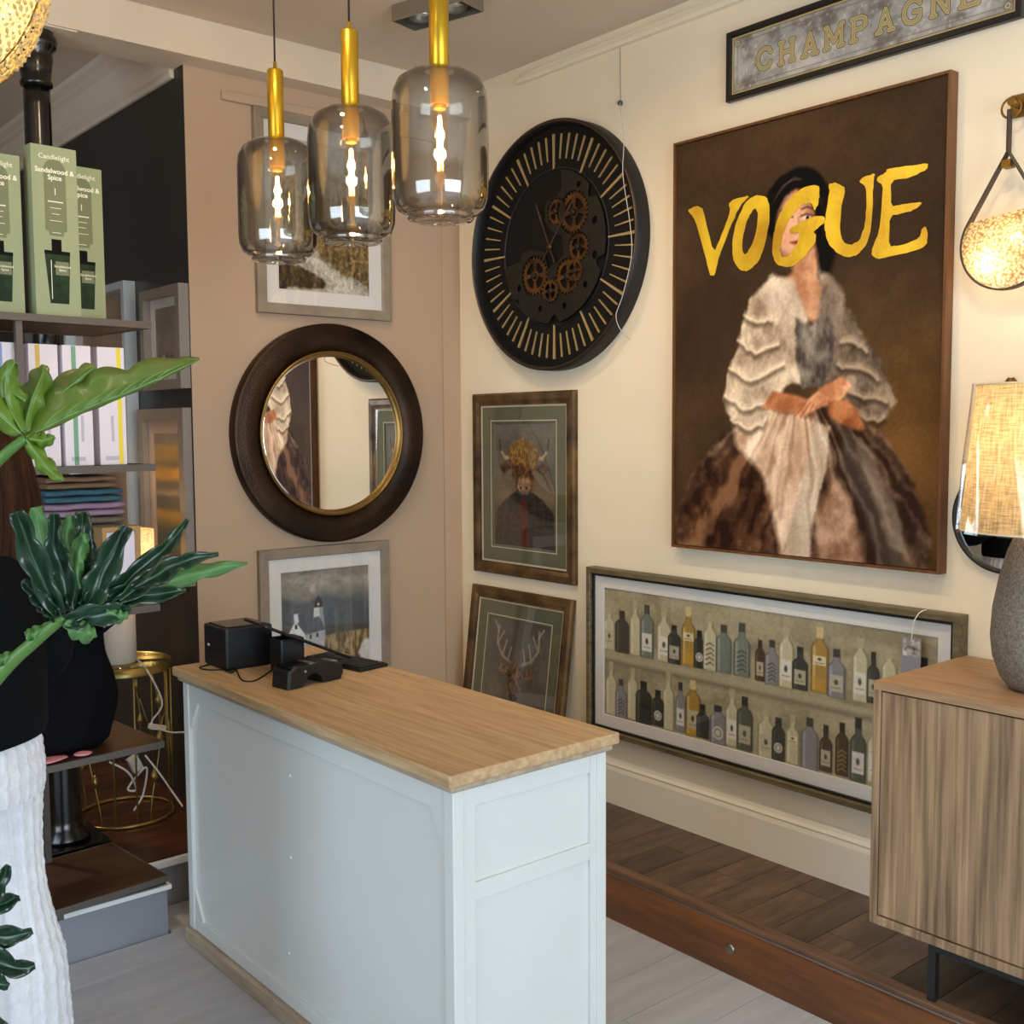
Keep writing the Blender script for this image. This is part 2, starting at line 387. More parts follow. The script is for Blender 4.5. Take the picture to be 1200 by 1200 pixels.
def slab(name, x0, x1, y0, y1, z0, z1, m_, parent=None):
    return B().box(x0, x1, y0, y1, z0, z1).build(name, m_, parent)
XL, YF, YB = -2.6, -2.6, 6.8
fl = struct(slab('floor', XL, XW, YF, 3.86, -.08, -.006, m_gbase))
bw = .163
y = 3.29; row = 0
while y > YF:
    x = XL-random.random()*1.2
    while x < 2.475:
        L = 1.5+random.random()*.5; x1 = min(x+L, 2.474)
        a = max(x, XL)
        if x1-a > .05: B().box(a, x1-.0015, max(y-bw, YF)+.0008, y-.0008, -.006, 0).build('plank', m_gfloor, fl)
        x += L
    y -= bw; row += 1
B().box(1.345, 2.474, 3.2915, 3.488, -.006, 0).build('plank', m_gfloor, fl)
B().box(1.72, 2.474, 3.4895, 3.858, -.006, 0).build('plank', m_gfloor, fl)
# platform along the cream wall
pf = struct(slab('floor_platform', 2.4855, XW, YF, 3.858, -.006, .146, m_gbase))
y = 3.858; k = 0
while y > -.9:
    w = random.choice((.115, .125, .135)); js = [2.532, 2.955]
    if k % 2: js.insert(1, 2.60+random.random()*.27)
    for a, b in zip(js[:-1], js[1:]):
        B().box(a+.001, b-.001, y-w+.001, y-.001, .146, .16).build('board', m_plat, pf)
    y -= w; k += 1
B().box(2.532, XW, YF, y, .146, .16).build('board', m_plat, pf)
B().box(2.4855, 2.5315, YF, 3.858, .1462, .1615).build('edge_strip', m_lip, pf, bevel=.004)
B().box(2.473, 2.4853, YF, 3.858, 0, .142).build('riser', m_riser, pf)
p = onX(856, 1112, 2.473)
bo = B().lathe([(.0155, 0), (.0155, .003), (.012, .006), (.0001, .0065)], fr=Fr(p, (0, -1, 0), (0, 0, 1), (-1, 0, 0)), n=20)
bo.build('bolt_cap', mat('dull_steel', '9A958C', .35, 1.), pf)
# raised timber floor of the back room with its white nosing
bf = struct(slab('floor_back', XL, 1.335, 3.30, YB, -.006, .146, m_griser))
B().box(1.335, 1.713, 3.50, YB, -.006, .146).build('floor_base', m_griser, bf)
y = 3.302; k = 0
while y < 5.6:
    w = .105; xr = 1.335 if y < 3.5 else 1.713; x = -1.2-random.random()*.8
    while x < xr:
        L = .9+random.random()*.7; x1 = min(x+L, xr)
        B().box(x+.0005, x1-.0005, y+.0006, y+w-.0006, .146, .16).build('board', m_back, bf); x += L
    y += w; k += 1
B().box(XL, 1.713, y, YB, .146, .16).build('board', m_back, bf)
B().box(XL, 1.345, 3.284, 3.3, .146, .1615).build('white_nosing', m_white, bf, bevel=.003)
B().box(1.3352, 1.345, 3.3, 3.49, .146, .1615).build('white_nosing', m_white, bf, bevel=.003)
B().box(1.3452, 1.713, 3.484, 3.4998, .136, .1615).build('white_nosing', m_white, bf, bevel=.003)

struct(slab('wall_right', XW, XW+.15, YF, 3.86, -.08, ZC, m_cream))
wb = struct(slab('wall_back', 1.714, XW+.15, YW, YW+.08, -.08, 2.921, m_taupe))
B().box(2.863, XW-.0005, YW-.012, YW, .0, 2.92).build('corner_board', m_taupe, wb, bevel=.002)
a = onY(258, 106, YW); B().box(a.x, 2.86, YW-.016, YW, a.z-.034, a.z).build('batten', m_taupe, wb, bevel=.003)
struct(slab('wall_side', 1.714, 1.86, YW+.08, YB, -.08, ZC, m_dark))
B().box(1.714-.0008, 1.714, YW, YW+.08, .16, 2.92).build('reveal', m_dark, bpy.data.objects['wall_side'])
struct(slab('wall_far', XL, 1.86, YB, YB+.1, -.08, ZC, mat('far_wall_paint', 'A08C7C', .8)))
struct(slab('ceiling', XL, XW+.15, YF, YB, ZC, ZC+.1, m_ceil))
bm_ = struct(slab('trim_1', XL, XW, 3.757, 3.94, 2.92, ZC, m_beam)); bm_['label'] = 'painted ceiling beam over the opening'
# walls behind the camera with the shop window and the side window
m_shop = mat('shop_wall', 'CDBFA8', .8)
m_frame = mat('window_frame_paint', '3A3632', .5)
def wall_with_window(name, wname, axis, pos, t, a0, a1, w0, w1, z0, z1, n):
    def bx(b, p0, p1, q0, q1, s0, s1):
        return b.box(p0, p1, q0, q1, s0, s1) if axis == 'x' else b.box(q0, q1, p0, p1, s0, s1)
    b = B(); bx(b, pos-t, pos, a0, w0, -.08, ZC); bx(b, pos-t, pos, w1, a1, -.08, ZC); bx(b, pos-t, pos, w0, w1, -.08, z0); bx(b, pos-t, pos, w0, w1, z1, ZC)
    struct(b.build(name, m_shop))
    b = B(); f = .06
    bx(b, pos-.1, pos-.03, w0, w1, z0, z0+f); bx(b, pos-.1, pos-.03, w0, w1, z1-f, z1)
    for k in range(n+1):
        q = w0+(w1-w0-f)*k/n; bx(b, pos-.1, pos-.03, q, q+f, z0+f, z1-f)
    fo = struct(b.build(wname, m_frame))
    for k in range(n):
        g = B(); q0 = w0+(w1-w0-f)*k/n+f; q1 = w0+(w1-w0-f)*(k+1)/n; bx(g, pos-.07, pos-.064, q0, q1, z0+f, z1-f)
        g.build('pane', glass('window_glass', (.97, .99, 1), 0, .5), fo)
wall_with_window('wall_front', 'window_1', 'y', YF, .15, XL, XW+.15, -.75, 2.55, .4, 2.5, 3)
wall_with_window('wall_left', 'window_2', 'x', XL, .15, YF, YB, -.1, 2.5, .55, 2.45, 3)
# picture rail, cornice, skirting
c0 = onX(605, 93, 2.935)
b = B().box(2.932, XW, YF, c0.y, 2.984, 3.004).box(2.94, XW, YF, c0.y-.02, 3.004, 3.022)
t2 = struct(b.build('trim_2', m_cream, bevel=.003)); t2['label'] = 'cream picture rail under the ceiling'
b = B(); prof = [(0, -.165), (.012, -.165), (.018, -.15), (.018, -.135), (.03, -.125), (.055, -.09), (.065, -.05), (.085, -.04), (.085, -.028), (.11, -.015), (.12, 0), (0, 0)]
rings = [[(1.714-q, yy, ZC+z) for q, z in prof] for yy in (3.94, YB)]
b.loft(rings, True, True, False); struct(b.build('trim_3', m_beam))['label'] = 'moulded cornice along the charcoal wall'
prof = [(0, .16), (.02, .16), (.02, .29), (.016, .305), (.018, .312), (.011, .322), (.008, .335), (0, .34)]
b = B(); b.loft([[(XW-q, yy, z) for q, z in prof] for yy in (3.858, YF)], True, True, False); struct(b.build('baseboard_right', m_trimw))
B().box(XW-.022, XW-.0195, 0, .003, .18, .2)
# black iron column under the beam
cx, cy = 1.198, 3.85
m_iron = mat('black_gloss_iron', '0E0C0B', .22, coat=.4)
T = thing('iron_column', 'black gloss cast iron column with moulded capital under the ceiling beam', 'column', (cx, cy, .16))
B().box(cx-.12, cx+.12, cy-.12, cy+.12, .16, .185).build('base_plate', m_iron, T, bevel=.004)
B().lathe([(.085, .185), (.085, .2), (.062, .225), (.058, .26), (.052, .9), (.046, 1.4), (.042, 2.68), (.042, 2.735)], (cx, cy, 0), 28).build('shaft', m_iron, T)
B().lathe([(.042, 2.735), (.05, 2.74), (.052, 2.75), (.046, 2.76), (.05, 2.79), (.056, 2.83), (.052, 2.845), (.066, 2.862), (.07, 2.885), (.066, 2.9), (.058, 2.908), (.058, 2.915)], (cx, cy, 0), 28).build('capital', m_iron, T)
B().box(cx-.09, cx+.11, cy-.085, cy+.085, 2.915, 2.9195).build('cap_plate', m_beam, T)

# ================================================================== shop counter
m_cpaint = mat('counter_paint', 'D6D9D6', .3, var=.02, scale=3, bump=.02, bscale=40)
m_ctop = wood('counter_oak', 'A5855F', 'CBAE86', (16, 1.0, 16), 3.2, .5, ring=.04, bump=.05)
m_cedge = wood('counter_oak_edge', '978672', 'BBAA92', (10, 1.2, 10), 4, .6, bump=.08)
X0, X1, Y0, Y1, H0, H1 = 1.362, 1.822, 1.815, 3.195, .05, .832
T = thing('shop_counter', 'pale blue-white painted shop counter with pale oak top', 'counter', (1.59, 2.5, 0))
B().box(X0+.012, X1-.012, Y0+.012, Y1-.012, H0, H1).build('carcass', m_cpaint, T)
# long side (towards the shop): posts, rails, chamfer blocks
B().box(X0, X0+.03, Y0, Y0+.035, H0, H1).build('post', m_cpaint, T, bevel=.003)
B().box(X0, X0+.03, Y1-.035, Y1, H0, H1).build('post', m_cpaint, T, bevel=.003)
B().box(X0+.003, X0+.0125, Y0+.036, Y1-.036, H1-.055, H1).build('top_rail', m_cpaint, T, bevel=.0015)
B().box(X0+.003, X0+.0125, Y0+.036, Y1-.036, H0, H0+.04).build('bottom_rail', m_cpaint, T, bevel=.0015)
for yy, sy in ((Y0+.036, 1), (Y1-.036, -1)):
    for zz, sz in ((H1-.055, -1), (H0+.04, 1)):
        p = [(yy, zz), (yy+sy*.055, zz), (yy, zz+sz*.09)]
        b = B(); b.add([(X0+.004, *q) for q in p]+[(X0+.0125, *q) for q in p], [(0, 1, 2), (3, 5, 4), (0, 3, 4, 1), (1, 4, 5, 2), (2, 5, 3, 0)])
        b.build('corner_block', m_cpaint, T)
for (px, py) in ((340, 909), (341, 1005), (339, 1117)):
    q = onX(px, py, X0+.012); B().ball((X0+.0125, q.y, q.z), .004, 6).build('screw_cap', m_white, T)
# short side (towards the camera): frame with two sunk panels
B().box(X1-.03, X1, Y0, Y0+.03, H0, H1).build('post', m_cpaint, T, bevel=.003)
B().box(X1-.03, X1, Y1-.03, Y1, H0, H1).build('post', m_cpaint, T, bevel=.003)
B().box(X0+.03, X0+.062, Y0+.003, Y0+.0125, H0, H1).build('stile', m_cpaint, T, bevel=.0015)
B().box(X1-.05, X1-.03, Y0+.003, Y0+.0125, H0, H1).build('stile', m_cpaint, T, bevel=.0015)
zr = onY(620, 1000, Y0).z
for z0, z1 in ((H1-.045, H1), (.575, .615), (H0, H0+.07)):
    B().box(X0+.062, X1-.05, Y0+.004, Y0+.0125, z0, z1).build('rail', m_cpaint, T, bevel=.0015)
B().box(X0-.012, X1+.012, Y0-.012, Y1+.012, 0, .048).build('plinth', m_cedge, T, bevel=.006)
B().box(X0-.024, X1+.024, Y0-.022, Y1+.022, .848, .876).build('worktop', m_ctop, T, bevel=.006, seg=3)
prof = [(0, .832), (.012, .832), (.018, .84), (.02, .848), (0, .848)]
B().box(X0-.012, X1+.012, Y0-.012, Y1+.012, .832, .848).build('top_moulding', m_cedge, T, bevel=.007, seg=3)

# ================================================================== oak sideboard on black steel legs
m_side = wood('sideboard_oak', '6B543D', 'AE9070', (30, 30, .8), 2.6, .5, ring=.085, bump=.1, rs=(4.2, 4.2, .62), rk=60.)
m_sidet = wood('sideboard_top_oak', '8E6F52', 'B5926C', (14, 1.0, 14), 2.6, .5, ring=.05)
m_black = mat('black_steel', '17181A', .45)
T = thing('sideboard', 'oak sideboard with wavy grain doors on slim black steel legs', 'sideboard', (2.71, .7, .16))
sx0, sx1, sy0, sy1, sz0, sz1 = 2.478, 2.948, -.15, 1.508, .318, .953
B().box(sx0, sx1, sy0, sy1, sz1-.022, sz1).build('top', m_sidet, T, bevel=.0015)
B().box(sx0, sx1, sy1-.02, sy1, sz0, sz1-.022).build('side_panel', m_side, T, bevel=.0015)
B().box(sx0, sx1, sy0, sy0+.02, sz0, sz1-.022).build('side_panel', m_side, T, bevel=.0015)
B().box(sx0, sx1, sy0+.02, sy1-.02, sz0, sz0+.022).build('bottom_panel', m_side, T, bevel=.0015)
B().box(sx1-.01, sx1-.002, sy0+.02, sy1-.02, sz0+.022, sz1-.022).build('back_panel', m_side, T)
n = 3; dw = (sy1-sy0-.04)/n
for k in range(n):
    B().box(sx0+.004, sx0+.024, sy0+.02+k*dw+.002, sy0+.02+(k+1)*dw-.002, sz0+.026, sz1-.026).build('door', m_side, T, bevel=.0015)
for yy in (1.335, .05):
    for xx in (2.5, 2.88):
        B().box(xx, xx+.02, yy, yy+.02, .16, sz0).build('leg', m_black, T)
for xx in (2.5, 2.88): B().box(xx, xx+.02, .07, 1.335, sz0-.025, sz0).build('leg_rail', m_black, T)
for yy in (1.335, .05): B().box(2.52, 2.88, yy, yy+.02, sz0-.025, sz0).build('leg_rail', m_black, T)

# ================================================================== framed pictures
m_ink = print_mat('print_ink', .55)
m_oil = print_mat('oil_print', .7); m_oil.node_tree.nodes['Principled BSDF'].inputs['Specular IOR Level'].default_value = .12
m_pane = glass('picture_glass', (.985, .985, .98), 0., .5)
def frame_ring(fr, w, h, prof):
    """mitred frame: profile points (inset from the outer edge, distance out from the wall)"""
    rings = [[fr(i, i, o), fr(w-i, i, o), fr(w-i, h-i, o), fr(i, h-i, o)] for i, o in prof]
    rings.append(rings[0])
    return B().loft(rings, True, False, False)
def backed(T, fr, w, h, ins, c0, c1, m_, name='backing'):
    return B().box(ins, w-ins, ins, h-ins, c0, c1, fr).build(name, m_, T)
m_board = mat('mount_board_white', 'E4E0DC', .8)
m_bk = mat('backing_board', '4A4038', .9)
def uv(fr, h, pl, axis='x'):
    """photo pixel -> canvas metres (right, down) on this picture"""
    def g(x, y):
        p = onX(x, y, pl) if axis == 'x' else onY(x, y, pl)
        a, b, _ = fr.loc(p); return (a, h-b)
    return g

# ---------- large portrait with brushed gold lettering
w, h = 1.006, 1.397
fr = frR(2.579, 1.18); T = thing('canvas_painting', 'large brown canvas portrait of a lady in a pale gown with gold brush lettering', 'painting', (XW-.005, 2.08, 1.18))
m_pf = wood('walnut_floater_frame', '4E3019', '7A4E28', (10, 10, 1.2), 3, .45)
frame_ring(fr, w, h, [(0, .002), (0, .042), (.008, .042), (.0095, .03), (.0095, .002)]).build('frame', m_pf, T)
pw, ph = w-.022, h-.022
cf = Fr(fr(.011, h-.011, 0), fr.r, fr.u, fr.n)
B().box(.011, w-.011, .011, h-.011, .002, .034, fr).build('canvas', mat('canvas_edge', '3A2A1E', .8), T)
g0 = uv(Fr(fr(.011, .011, 0), fr.r, fr.u, fr.n), ph, XW-.036)
c = Cv(pw, ph, 300, 416, '4A3C30')
n1 = c.noise(.35, .35, 3, 5); n2 = c.noise(.05, .05, 9, 4)
c.put(np.clip(1-np.hypot((c.X-.85)/.5, (c.Y-1.05)/.6), 0, 1)*.8, '7C5F38')
c.put(np.clip(1-np.hypot((c.X-.1)/.4, (c.Y-1.0)/.4), 0, 1)*.55, '5E4C38')
c.put(np.clip(1-np.hypot((c.X-.6)/.6, (c.Y-.1)/.25), 0, 1)*.5, '5A4836')
c.mul(.72+.5*n1+.12*n2)
P = lambda *q: [g0(x, y) for x, y in q]
n3 = c.noise(.07, .1, 22, 3); fold = c.noise(.028, .5, 21, 3); fine = c.noise(.012, .02, 33, 3)
def cloth(poly, ca, cb, soft=.006, wob=.012, tx=None, seed=4):
    t = np.clip(((tx if tx is not None else .18*fine+.27*n2+.55*n3)-.5)*2.8+.5, 0, 1)[..., None]
    colr = np.array(c.c(ca))*(1-t)+np.array(c.c(cb))*t
    c.poly(P(*poly), colr, soft, 1, wob, seed)
radx, rady = g0(935, 470)
ang = np.arctan2(c.X-radx, c.Y-rady+.12); rad = np.hypot(c.X-radx, c.Y-rady)
rs = np.random.RandomState(5)
def afold(k, amp):
    tab = rs.rand(k+6); ai = np.clip((ang+1.6)/3.2, 0, 1)*k+amp*n3+rad*1.2; i0 = np.clip(ai.astype(int), 0, k+3); tf = ai-i0; tf = tf*tf*(3-2*tf); return tab[i0]*(1-tf)+tab[i0+1]*tf
folds = .45*afold(30, 2.)+.33*afold(80, 3.)+.22*n2
folds = np.clip((folds-.5)*1.15+.5, 0, 1)
cloth([(862, 490), (835, 520), (812, 555), (796, 590), (789, 612), (789, 640), (850, 654), (940, 660), (1020, 668), (1085, 672), (1092, 640), (1080, 590), (1060, 545), (1035, 508), (1005, 488), (960, 470), (900, 475)], '3E2E26', '96806F', .008, .008, folds*.8+n2*.2)
cloth([(800, 590), (830, 545), (868, 520), (905, 555), (915, 610), (905, 658), (795, 640)], '3A281E', '84644F', .04, .01, folds*.7+n2*.3)
cloth([(858, 492), (905, 480), (955, 490), (965, 530), (950, 570), (935, 610), (915, 655), (905, 600), (895, 560), (862, 520)], 'A98A76', 'F0DCCD', .012, .008, folds*.6+n3*.4)
cloth([(955, 495), (972, 500), (968, 550), (952, 610), (948, 662), (915, 658), (930, 600), (945, 545)], 'A99688', 'CFC0B4', .006, .006, folds)
cloth([(975, 560), (995, 590), (1010, 640), (1012, 668), (952, 664), (960, 600)], '7A5A4A', 'B89A88', .012, .008, folds*.5+n2*.5)
cloth([(985, 500), (1010, 520), (1040, 580), (1062, 668), (1030, 668), (1010, 600), (985, 545)], '4C423C', '7D7068', .008, .01, folds)
cloth([(1000, 510), (1020, 525), (1055, 610), (1062, 650), (1040, 640), (1022, 580)], '6E6159', 'A09288', .008, .008, folds)
# lit side of the hair, neck, shoulders
c.ell(*g0(936, 248), .112, .135, '1D1614', .006); c.ell(*g0(962, 290), .05, .1, '1E1713', .01)
cloth([(930, 285), (955, 282), (960, 325), (972, 345), (958, 380), (930, 365), (915, 335), (928, 318)], 'A87A60', 'C79C82', .01, .004, n2)
cloth([(905, 322), (930, 330), (945, 372), (950, 420), (940, 452), (915, 445), (895, 400), (880, 352)], 'A59488', 'DACBBE', .008, .01)
cloth([(958, 318), (975, 325), (990, 345), (995, 390), (985, 440), (960, 455), (952, 400), (962, 360)], '6B5E56', 'A8998E', .008, .012)
cloth([(932, 372), (950, 382), (968, 362), (978, 385), (975, 420), (965, 452), (940, 455), (932, 420)], '3E3835', '98908A', .006, .006)
cloth([(880, 348), (872, 372), (864, 410), (850, 440), (848, 470), (858, 492), (885, 505), (902, 492), (908, 470), (925, 448), (932, 425), (918, 395), (905, 360)], '8F7D6E', 'E0CFBE', .006, .016)
def ruffles(rows, lo, hi, seed):
    rg = random.Random(seed)
    for row in rows:
        L_ = [(x+rg.uniform(-1, 1), y+rg.uniform(-2.2, 2.2)) for (x0, y0), (x1, y1) in zip(row[:-1], row[1:]) for x, y in [(x0+(x1-x0)*k/5, y0+(y1-y0)*k/5) for k in range(5)]]
        c.line(P(*[(x, y+5) for x, y in L_]), .016, lo, .55, .007); c.line(P(*L_), .011, hi, .75, .004); c.line(P(*[(x+1, y-4) for x, y in L_]), .007, hi, .4, .005)
ruffles([[(872, 368), (888, 378), (908, 372)], [(864, 400), (884, 412), (918, 398)], [(854, 432), (880, 446), (926, 424)], [(849, 462), (872, 478), (908, 468)], [(856, 490), (880, 503), (902, 490)]], '4E4036', 'EADBCB', 5)
cloth([(988, 350), (1004, 380), (1022, 405), (1038, 440), (1050, 470), (1040, 492), (1015, 494), (992, 478), (978, 452), (985, 420)], '4A3F38', 'A39284', .006, .016)
ruffles([[(986, 398), (1004, 402), (1018, 412)], [(982, 428), (1008, 430), (1034, 446)], [(984, 452), (1012, 464), (1046, 470)], [(998, 482), (1020, 492), (1040, 490)]], '3A302A', 'B8A797', 8)
# arms and folded hands
cloth([(892, 478), (905, 458), (935, 464), (950, 470), (945, 484), (920, 484)], 'A06A4C', 'C98E6E', .006, 0, n2)
cloth([(988, 440), (998, 452), (985, 470), (960, 478), (935, 492), (930, 486), (942, 472), (965, 452)], 'B47C60', 'DDAE90', .005, 0, n2)
for k in range(4): c.line(P((945+k*4, 470+k*2), (932+k*6, 487+k*2)), .004, '8E5B42', .7)
cloth([(970, 470), (992, 468), (1004, 480), (1014, 502), (1006, 505), (985, 496), (970, 486)], '8A5638', 'BC8360', .006, 0, n2)
# face and hair
c.ell(*g0(932, 262), .07, .108, 'B98A72', .008, 1, .12); c.ell(*g0(928, 266), .052, .085, 'DDB49C', .03, .8); c.ell(*g0(922, 276), .022, .022, 'D79A86', .014, .6); c.poly(P((944, 235), (958, 250), (956, 285), (944, 296), (950, 270)), '8E6450', .012, .6)
c.poly(P((896, 250), (899, 228), (912, 208), (935, 199), (960, 207), (974, 235), (974, 275), (968, 300), (957, 288), (956, 250), (946, 228), (934, 219), (918, 230), (908, 250), (905, 278), (898, 272)), '191210', .006, 1, .005)
for k in range(5): c.line(P((904+k*3, 240-k*5), (914+k*4, 220-k*3), (932+k*2, 207+k)), .004, '5E5450', .55, .003); c.line(P((962+k*2, 285-k*6), (966+k, 250-k*4), (952-k*2, 218+k)), .004, '4A403A', .5, .003)
c.ell(*g0(922, 257), .013, .0055, 'E8DCD0', .003); c.ell(*g0(945, 255), .013, .0055, 'E8DCD0', .003); c.ell(*g0(923, 257), .006, .006, '2A1A14', .002); c.ell(*g0(946, 255), .006, .006, '2A1A14', .002)
c.line(P((915, 254), (922, 252.5), (929, 254.5)), .004, '3A241C', .9); c.line(P((938, 253), (945, 250.5), (952, 252.5)), .004, '3A241C', .9)
c.line(P((914, 247), (922, 244), (930, 247)), .005, '3E2A22', .8); c.line(P((939, 245), (946, 242), (953, 245)), .005, '3E2A22', .8)
c.line(P((935, 255), (937, 270), (931, 274)), .005, '9A6A54', .6, .004); c.ell(*g0(933, 284), .017, .006, '9C4A42', .003); c.line(P((925, 284), (941, 283)), .002, '5A2420', .8)
c.line(P((918, 296), (930, 302), (944, 297)), .008, '9A6E58', .5, .006)
c.mul(.94+.12*c.noise(.007, .007, 40, 2))
c.im = np.clip((c.im-.42)*1.22+.40, .02, 1)*np.array([1.0, .985, .93])
c.mesh('portrait_print', cf, T, .0345, m_oil)
# brush lettering V O G U E, gold paint
Z = lambda q: [(780+x/3.4286, 70+y/3.4286) for x, y in q]
V_ = [(88, 605), (125, 585), (150, 600), (192, 780), (232, 690), (262, 605), (252, 580), (275, 560), (340, 545), (300, 585), (262, 665), (215, 790), (195, 868), (178, 865), (160, 790), (118, 640), (100, 620)]
O1 = [(320, 575), (345, 552), (370, 543), (405, 553), (418, 590), (415, 660), (400, 740), (375, 810), (330, 850), (295, 845), (270, 800), (268, 730), (285, 650)]
O2 = [(345, 610), (362, 594), (372, 620), (365, 690), (345, 750), (320, 785), (308, 770), (310, 710), (325, 650)]
G_ = [(615, 502), (560, 510), (520, 535), (480, 580), (450, 640), (432, 710), (428, 780), (445, 820), (480, 835), (515, 828), (560, 790), (600, 735), (605, 705), (590, 690), (640, 655), (640, 632), (610, 625), (560, 645), (495, 680), (502, 702), (540, 690), (530, 740), (495, 790), (467, 795), (457, 762), (470, 700), (500, 635), (545, 582), (585, 573), (598, 608), (612, 580), (618, 545)]
U_ = [(655, 500), (685, 493), (722, 515), (705, 600), (700, 690), (715, 735), (745, 745), (780, 725), (800, 670), (808, 580), (805, 510), (778, 490), (790, 475), (842, 455), (835, 480), (832, 560), (828, 660), (810, 740), (770, 785), (730, 793), (690, 780), (650, 735), (638, 670), (648, 590), (660, 530)]
E_ = [(850, 490), (852, 470), (885, 455), (890, 440), (950, 430), (1055, 415), (1052, 440), (980, 475), (905, 485), (905, 590), (960, 580), (1033, 570), (1015, 595), (980, 610), (900, 628), (897, 750), (950, 745), (1020, 715), (1030, 680), (1045, 668), (1052, 690), (1050, 745), (1010, 765), (900, 790), (850, 800), (828, 785), (830, 760), (855, 700), (868, 600), (872, 500)]
m_gold = mat('brushed_gold_paint', 'B98A14', .45, .25, col2='F6CE2E', scale=5, bump=.25, bscale=70)
def rough(q):
    """brush edge: cut the corners a little and let the bristles wander"""
    rg = random.Random(len(q)); out = []
    for (x0, y0), (x1, y1) in zip(q, q[1:]+q[:1]):
        for t in (.16, .38, .62, .84): j = .0013; out.append((x0+(x1-x0)*t+rg.uniform(-j, j), y0+(y1-y0)*t+rg.uniform(-j, j)))
    return out
for lp in ([V_], [O1, O2], [G_], [U_], [E_]):
    loops = [[fr.loc(onX(x, y, XW-.036))[:2] for x, y in Z(q)] for q in lp]
    lo = shape('gold_letter', [rough(q) for q in loops], fr, .0012, m_gold, T, .035)
    lo['label'] = 'brushed gold letter'

# ---------- mirrored sign
a, b_ = onX(851, 122, 2.935), onX(851, 43, 2.935)
w, h = .978, .222
fr = frR(2.371, 2.672); T = thing('wall_sign', 'antiqued mirror sign with gold capital letters in a black frame', 'sign', (XW-.005, 1.87, 2.672))
m_bf = mat('black_wood_frame', '16120F', .4)
frame_ring(fr, w, h, [(0, .002), (0, .02), (.003, .022), (.017, .022), (.02, .016), (.02, .002)]).build('frame', m_bf, T, bevel=0)
B().box(.019, w-.019, .019, h-.019, .002, .012, fr).build('backing', m_bk, T)
c = Cv(w-.04, h-.04, 520, 98, 'A8A6A2')
n1 = c.noise(.06, .05, 2, 5); n2 = c.noise(.012, .012, 3, 3)
c.put(np.clip((n1-.5)*4, 0, 1), 'C9C6C0'); c.put(np.clip((.44-n1)*5, 0, 1)*.8, '6E665C'); c.put(np.clip((n2-.62)*6, 0, 1)*.5, 'E0DCD4')
W_, H_ = c.w, c.h
rect = lambda i: [(i, i), (W_-i, i), (W_-i, H_-i), (i, H_-i), (i, i)]
c.line(rect(.001), .007, 'D2B878'); c.line(rect(.0065), .0022, '6B5A38'); c.line(rect(.021), .002, '6E6048', .8)
for sx in (0, 1):
    for sy in (0, 1):
        px, py = (.021 if not sx else W_-.021), (.021 if not sy else H_-.021)
        c.ell(px, py, .011, .011, '7A6A4C'); c.ell(px, py, .008, .008, 'CFC7B8'); c.ell(px, py, .004, .004, '7A6A4C')
LET = {'C': [[(.95, .25), (.8, .06), (.5, 0), (.2, .1), (.03, .35), (.03, .65), (.2, .9), (.5, 1), (.8, .94), (.95, .75)]],
 'H': [[(.12, 0), (.12, 1)], [(.88, 0), (.88, 1)], [(.12, .5), (.88, .5)], [(0, 0), (.24, 0)], [(0, 1), (.24, 1)], [(.76, 0), (1, 0)], [(.76, 1), (1, 1)]],
 'A': [[(.12, 1), (.5, 0), (.88, 1)], [(.28, .65), (.72, .65)], [(0, 1), (.26, 1)], [(.72, 1), (1, 1)]],
 'M': [[(.08, 1), (.1, 0), (.5, .75), (.9, 0), (.92, 1)], [(-.04, 1), (.22, 1)], [(.78, 1), (1.04, 1)], [(-.02, 0), (.1, 0)], [(.9, 0), (1.02, 0)]],
 'P': [[(.15, 1), (.15, 0), (.65, 0), (.88, .12), (.9, .38), (.68, .52), (.15, .52)], [(0, 1), (.32, 1)], [(0, 0), (.15, 0)]],
 'G': [[(.92, .22), (.78, .06), (.5, 0), (.2, .1), (.03, .35), (.03, .65), (.2, .9), (.5, 1), (.8, .94), (.93, .8), (.93, .55), (.6, .55)]],
 'N': [[(.1, 1), (.1, 0), (.88, 1), (.88, 0)], [(-.02, 1), (.22, 1)], [(.76, 0), (1, 0)], [(-.02, 0), (.1, 0)]],
 'E': [[(.9, .2), (.9, 0), (.15, 0), (.15, 1), (.92, 1), (.92, .8)], [(.15, .48), (.7, .48)], [(.7, .36), (.7, .6)], [(0, 0), (.15, 0)], [(0, 1), (.15, 1)]]}
gap = .0854
for k, ch in enumerate('CHAMPAGNE'):
    lw = .054 if ch != 'M' else .06; x0 = .129-lw/2+gap*k; y0 = .0655; lh = .063
    d = np.full(c.X.shape, 1e9)
    for s_ in LET[ch]: d = np.minimum(d, c.dist([(x0+q*lw, y0+r*lh) for q, r in s_]))
    st = lambda t: np.clip(.5-(d-t)/(2*c.px*.5), 0, 1)
    c.put(st(.0084), '3E3016'); c.put(st(.0062), 'E6D090'); c.put(st(.003), '4A3C1E'); c.put(st(.0014), 'D8CBA0')
m_mirror_print = print_mat('silvered_print', .3); m_mirror_print.node_tree.nodes['Principled BSDF'].inputs['Metallic'].default_value = .15
c.mesh('lettered_mirror', Fr(fr(.02, h-.02, 0), fr.r, fr.u, fr.n), T, .0125, m_mirror_print)

